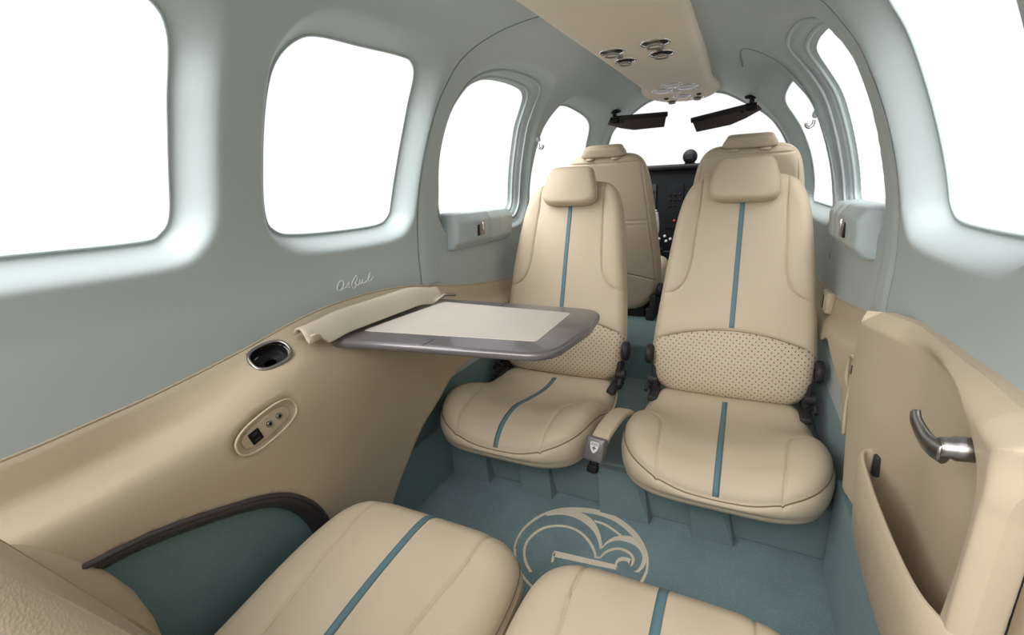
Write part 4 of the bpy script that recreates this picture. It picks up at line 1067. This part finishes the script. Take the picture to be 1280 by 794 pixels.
# rear right side panel behind the door
G = panel_grid(-.62, .470, 60); G[..., 0] = .519-(.519-G[..., 0])*.15
G[..., 2] += .03
vf = clip(G.reshape(-1, 3), grid_faces(60, 70), (G[..., 2]-.02).ravel())
mk('trim_15', solidify(vf, 0, (.006, 0, 0)), M['panel'], kind='structure', label='tan lower side panel behind the cabin door')

# switch plates on the right side panel
def px_r(y, z): return .519-(.519-panel_point(y, z))*.66
sp = empty('switch_plate', (.47, 1.0, .48), 'small recessed tan switch plate just ahead of the cabin door', 'switch')
sx = px_r(.995, .512)+.006
SM = frame((sx, .995, .512), (0, -1, 0), (0, 0, 1), (-1, 0, 0))
o = sup(.026, .029, 2.6); o = o[(np.arange(48) > 10) & (np.arange(48) < 40)]
mk('bezel', tube(xf((np.c_[o, np.full(len(o), .002)], []), SM)[0], .0035, 8), M['panel'], sp)
mk('plate', slab(rounded_poly([(-.012, -.022), (.014, -.022), (.018, 0), (.014, .022), (-.008, .022)], .006), -.006, .001, .0015, SM), M['panel'], sp)
mk('rocker', slab(rounded_poly([(.001, -.004), (.007, -.004), (.009, .013), (.003, .013)], .001), .0, .0025, .0006, SM), M['dark'], sp, 'dark rocker')
s2 = empty('reading_switch', (.47, 1.56, .50), 'small tan switch box with dark slot by the door-side aft-facing seat', 'switch')
x2 = px_r(1.56, .515)
mk('box', rbox((x2-.008, 1.545, .520), (.026, .075, .060), .008), M['panel'], s2)
mk('slot', rbox((x2-.021, 1.530, .522), (.004, .022, .036), .001), M['black'], s2, 'dark slot')
mk('slot_rim', tube([(x2-.0215, 1.530+a, .522+b) for a, b in rounded_poly([(-.014, -.022), (.014, -.022), (.014, .022), (-.014, .022)], .005, 5)], .0022, 6, True), M['panel'], s2)

# ------------------------------------------------------------------ overhead console
oc = empty('overhead_console', (0, 1.0, 1.19), 'long tan overhead console with air vents and reading lamps along the roof', 'overhead console')
chw_ = lambda y: np.interp(y, [-.7, .85, 1.7, 1.96, 2.04, 2.11, 2.20, 2.27, 2.33, 2.372, 2.392], [.150, .146, .133, .128, .134, .150, .149, .131, .102, .066, .030])
czb = lambda y: np.interp(y, [-.7, 0, .85, 1.4, 2.0, 2.2, 2.39], [1.155, 1.164, 1.184, 1.195, 1.203, 1.205, 1.204])
R = []
yy = np.r_[np.linspace(-.02, 1.9, 36), np.linspace(1.93, 2.392, 34)]
for y in yy:
    w = float(chw_(y)); zb = float(czb(y)); zt = z_roof(y, min(w, .29))+.006
    endk = sstep(2.31, 2.392, y)
    zb2 = zb+.006*endk
    h = max(.012, zt-zb2)
    u = np.linspace(-1, 1, 41)
    ed = (1-np.abs(u))*w; r_ = min(.030, w*.9)
    zz = zb2+h*(1-np.sqrt(np.maximum(1-(np.clip(r_-ed, 0, r_)/r_)**2, 0)))
    bot = np.c_[u*w, np.full(41, y), zz]
    top = np.c_[u[::-1]*w*.98, np.full(41, y), np.full(41, zt+.002)]
    R.append(np.vstack([bot, top]))
mk('console_shell', rings_solid(R), M['console'], oc)
def vent(x, y, r, kind):
    z = float(czb(y))
    F0 = frame((x, y, z), (1, 0, 0), (0, -1, 0), (0, 0, -1))
    if kind == 'vent':
        p = mk('air_vent', lathe([(r*1.0, -.002), (r*1.04, .0005), (r*.97, .003), (r*.90, .0022), (r*.86, -.001), (r*.84, -.004)], 36, F0, False), M['chrome'], oc, 'chrome ringed air vent')
        mk('bowl', lathe([(r*.88, .0003), (r*.80, -.001), (r*.55, -.0015), (r*.3, .0005)], 36, F0), M['black'], p, 'dark bowl')
        mk('nozzle', lathe([(r*.50, -.002), (r*.58, .004), (r*.60, .009), (r*.54, .0115), (r*.44, .0105), (r*.40, .006)], 30, F0, False), M['satin'], p, 'metal nozzle')
        mk('nozzle_core', lathe([(r*.42, .004), (r*.40, .0085), (r*.2, .0095)], 24, F0), M['console'], p, 'tan nozzle core')
    elif kind == 'lamp':
        p = mk('reading_lamp', lathe([(r*1.0, -.002), (r*1.05, .0008), (r*.98, .0035), (r*.90, .002), (r*.88, -.002)], 36, F0, False), M['chrome'], oc, 'silver ringed reading lamp')
        mk('lamp_lens', lathe([(r*.90, .0), (r*.84, .005), (r*.6, .009), (r*.3, .0105), (r*.05, .011)], 32, F0), M['lens'], p, 'pale lens')
    else:
        mk('knob', lathe([(r, -.001), (r*1.05, .003), (r*.9, .0055), (r*.4, .006)], 24, F0), M['satin'] if kind == 'knob' else M['dark'], oc)
for x, y, r, k in ((-.072, 1.335, .033, 'vent'), (-.064, 1.455, .030, 'vent'), (.040, 1.315, .036, 'vent'), (.037, 1.435, .033, 'vent'),
                   (-.066, 1.395, .009, 'knob'), (.040, 1.378, .010, 'knob'),
                   (-.002, 1.915, .036, 'lamp'), (-.050, 2.015, .038, 'lamp'), (.040, 1.985, .040, 'lamp'), (-.006, 2.065, .020, 'lamp'),
                   (.000, 2.20, .034, 'lamp'), (-.052, 2.305, .025, 'vent'), (.054, 2.275, .025, 'vent'), (-.064, 2.222, .009, 'hole'), (.066, 2.195, .009, 'hole')):
    vent(x, y, r, k)

# ------------------------------------------------------------------ sun visors
def make_visor(s, label, tilt):
    r = empty('sun_visor', (s*.27, 2.14, 1.10), label, 'sun visor', 'sun visors at the windscreen')
    zr = z_roof(2.14, .262)
    mk('mount', lathe([(.026, .0), (.028, -.004), (.024, -.009), (.008, -.012)], 28, frame((s*.262, 2.14, zr+.004), (1, 0, 0), (0, 1, 0), (0, 0, 1))), M['black'], r)
    mk('swivel_arm', join(tube([(s*.262, 2.14, zr), (s*.262, 2.143, zr-.035)], .009, 12), lathe([(.013, -.018), (.014, -.015), (.014, .015), (.013, .018)], 20, frame((s*.262, 2.145, zr-.034), (0, 1, 0), (0, 0, 1), (1, 0, 0)))), M['black'], r, sharp=40)
    x0, x1 = .285, .045
    zt = zr-.030
    ang = math.radians(tilt)
    # outline in (u from mount inwards, d downwards)
    P = rounded_poly([(0, .0), (.236, .0), (.226, .048), (.100, .052), (.045, .040), (-.012, .020)], [.002, .003, .003, .02, .02, .004], 5)
    ux = np.array((-s*math.cos(ang), 0, -math.sin(ang))); dn = nrm((0, .50, -.866)); dn = nrm(dn-ux*(dn@ux))
    VM = frame((s*x0, 2.145, zt), ux, dn, np.cross(ux, dn))
    mk('visor_panel', slab(P, -.002, .002, .001, VM), M['visor'], r, 'smoked brown panel')
    v, f = rbox((.128, -.004, 0), (.226, .018, .014), .003); mk('clamp_bar', xf((v, f), VM), M['visor2'], r, 'black clamp bar', sharp=40)
    v, f = rbox((.055, .012, 0), (.010, .010, .010), .003); mk('clip', xf((v, f), VM), M['black'], r)
    return r
make_visor(-1, 'smoked dark sun visor on the left, hung nearly level in front of the windscreen', 1)
make_visor(1, 'smoked dark sun visor on the right, sloping down towards the middle', 9)

# ------------------------------------------------------------------ instrument panel, compass and yoke
ip = empty('instrument_panel', (0, 2.75, .26), 'black instrument panel with screens and knobs beyond the crew seats', 'instrument panel')
mk('panel_board', rbox((0, 2.775, .685), (1.00, .04, .50), .01), M['blackpanel'], ip, sharp=40)
mk('glareshield', rbox((0, 2.83, .940), (1.0, .21, .030), .012), M['black'], ip, sharp=40)
mk('lower_board', rbox((0, 2.765, .395), (.66, .05, .20), .012), M['black'], ip, sharp=40)
PF = 2.754
def pbox(nm, cx, cz, w, h, m, d=.006, par=None, lab=None, r=.002): return mk(nm, rbox((cx, PF-d/2+.001, cz), (w, d+.002, h), r), M[m], par or ip, lab, sharp=40)
for cx in (-.325, .04+.27):
    s_ = pbox('display_unit', cx, .745, .30, .225, 'dark', .010)
    pbox('screen', cx, .755, .235, .165, 'black', .012, s_, 'black glass screen')
    for k in range(6): pbox('side_button', cx+.134, .815-.025*k, .016, .011, 'blackpanel', .014, s_)
    pbox('screen_knob', cx+.134, .66, .018, .018, 'black', .018, s_)
r_ = pbox('radio_stack', -.075, .735, .085, .235, 'blackpanel', .008)
for k in range(8): pbox('key', -.10+.025*(k % 3), .80-.03*(k//3), .014, .012, 'black', .012, r_)
rk = [(-.073, .660, 'red')]
for cx, cz, m in rk: mk('warning_button', lathe([(.006, 0), (.006, .004), (.003, .006)], 16, frame((cx, PF-.006, cz), (1, 0, 0), (0, 0, 1), (0, -1, 0))), M[m], ip, 'red lit push button')
kb = [(-.185, .545), (-.170, .556), (-.170, .537), (-.155, .545), (-.150, .560), (-.200, .540), (-.120, .575), (-.112, .548), (-.090, .56), (-.215, .552)]
for i, (cx, cz) in enumerate(kb):
    mk('selector_knob', lathe([(.0075, 0), (.007, .008), (.004, .010)], 14, frame((cx, PF-.0, cz), (1, 0, 0), (0, 0, 1), (0, -1, 0))), M['white'], ip, 'pale selector knob')
mk('throttle_lever', join(tube([(-.13, 2.75, .50), (-.13, 2.70, .505)], .005, 10), lathe([(.012, 0), (.014, .012), (.008, .020)], 18, frame((-.13, 2.70, .505), (1, 0, 0), (0, 0, 1), (0, -1, 0)))), M['black'], ip)
pbox('lower_switch_box', -.15, .42, .13, .05, 'dark', .02)

cpz = .955
cp = empty('compass', (-.012, 2.77, cpz), 'round black compass standing on top of the instrument panel', 'compass')
mk('housing', lathe([(.030, .026), (.035, .018), (.037, .0), (.036, -.018), (.033, -.024), (.030, -.022)], 32, frame((-.012, 2.77, cpz+.036), (1, 0, 0), (0, 0, 1), (0, -1, 0))), M['black'], cp)
mk('dial_window', rbox((-.012, 2.7425, cpz+.036), (.034, .006, .030), .003), M['cup'], cp, 'glossy dark dial window', sharp=40)
mk('stand', rbox((-.012, 2.775, cpz+.003), (.05, .04, .010), .003), M['black'], cp, sharp=40)

yk = empty('control_yoke', (-.268, 2.56, .615), 'pale grey control yoke with red button ahead of the left crew seat', 'control yoke')
mk('column', tube([(-.268, 2.741, .655), (-.268, 2.58, .650)], .016, 14), M['black'], yk)
for s in (-1, 1):
    c = cat_spline([(-.268, 2.575, .615), (-.268+s*.06, 2.57, .587), (-.268+s*.105, 2.555, .583), (-.268+s*.128, 2.545, .615), (-.268+s*.126, 2.542, .675), (-.268+s*.118, 2.545, .715)], 8)
    mk('grip', tube(c, np.interp(np.linspace(0, 1, len(c)), [0, .4, .7, 1], [.015, .016, .019, .021]), 16), M['white'], yk, 'pale grey grip')
    mk('grip_cap', lathe([(.021, 0), (.020, .006), (.012, .010)], 20, frame((-.268+s*.118, 2.545, .714), (1, 0, 0), (0, 1, 0), (0, 0, 1))), M['black'], yk, 'black grip cap')
    mk('trim_button', lathe([(.005, 0), (.005, .006), (.003, .008)], 14, frame((-.268+s*.112, 2.538, .722), (1, 0, 0), (0, 1, 0), (0, 0, 1))), M['red'], yk, 'red button')
    mk('trim_switch', rbox((-.268+s*.128, 2.54, .726), (.010, .010, .010), .002), M['white'], yk, sharp=40)

# ------------------------------------------------------------------ light, camera, colour
W = bpy.data.worlds.new('white_sky_with_fill'); SC.world = W; W.use_nodes = True
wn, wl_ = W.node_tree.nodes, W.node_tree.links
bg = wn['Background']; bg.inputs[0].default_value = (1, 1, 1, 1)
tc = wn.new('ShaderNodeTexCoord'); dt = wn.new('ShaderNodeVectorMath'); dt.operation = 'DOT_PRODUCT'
dt.inputs[1].default_value = (-.25, -.70, .67)               # bright lobe added to the sky as softbox-like fill, behind and above the tail
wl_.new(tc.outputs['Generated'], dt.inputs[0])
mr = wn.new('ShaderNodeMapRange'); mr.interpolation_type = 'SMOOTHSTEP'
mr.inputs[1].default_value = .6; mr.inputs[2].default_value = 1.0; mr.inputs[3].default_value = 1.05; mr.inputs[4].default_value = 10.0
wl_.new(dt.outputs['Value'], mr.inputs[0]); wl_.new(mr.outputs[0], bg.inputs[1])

cam = bpy.data.cameras.new('camera'); co = bpy.data.objects.new('camera', cam); COL.objects.link(co)
cam.sensor_width = 36; cam.sensor_fit = 'HORIZONTAL'; cam.lens = 36*585.406/1280; cam.clip_start = .01
Rw = np.array([[.90001874, .08048948, -.42835466], [.43408371, -.25395374, .86433722], [-.03921221, -.96386147, -.2635023]])
co.matrix_world = Matrix(((Rw[0, 0], -Rw[0, 1], -Rw[0, 2], .27), (Rw[1, 0], -Rw[1, 1], -Rw[1, 2], 0), (Rw[2, 0], -Rw[2, 1], -Rw[2, 2], .86), (0, 0, 0, 1)))
SC.camera = co
SC.view_settings.view_transform = 'Standard'; SC.view_settings.look = 'None'
SC.view_settings.gamma = 1; SC.view_settings.use_curve_mapping = False
SC.view_settings.exposure = 0.0
SC.cycles.max_bounces = 10; SC.cycles.diffuse_bounces = 7; SC.cycles.transparent_max_bounces = 12
SC.cycles.use_denoising = True
SC.cycles.sample_clamp_indirect = 6
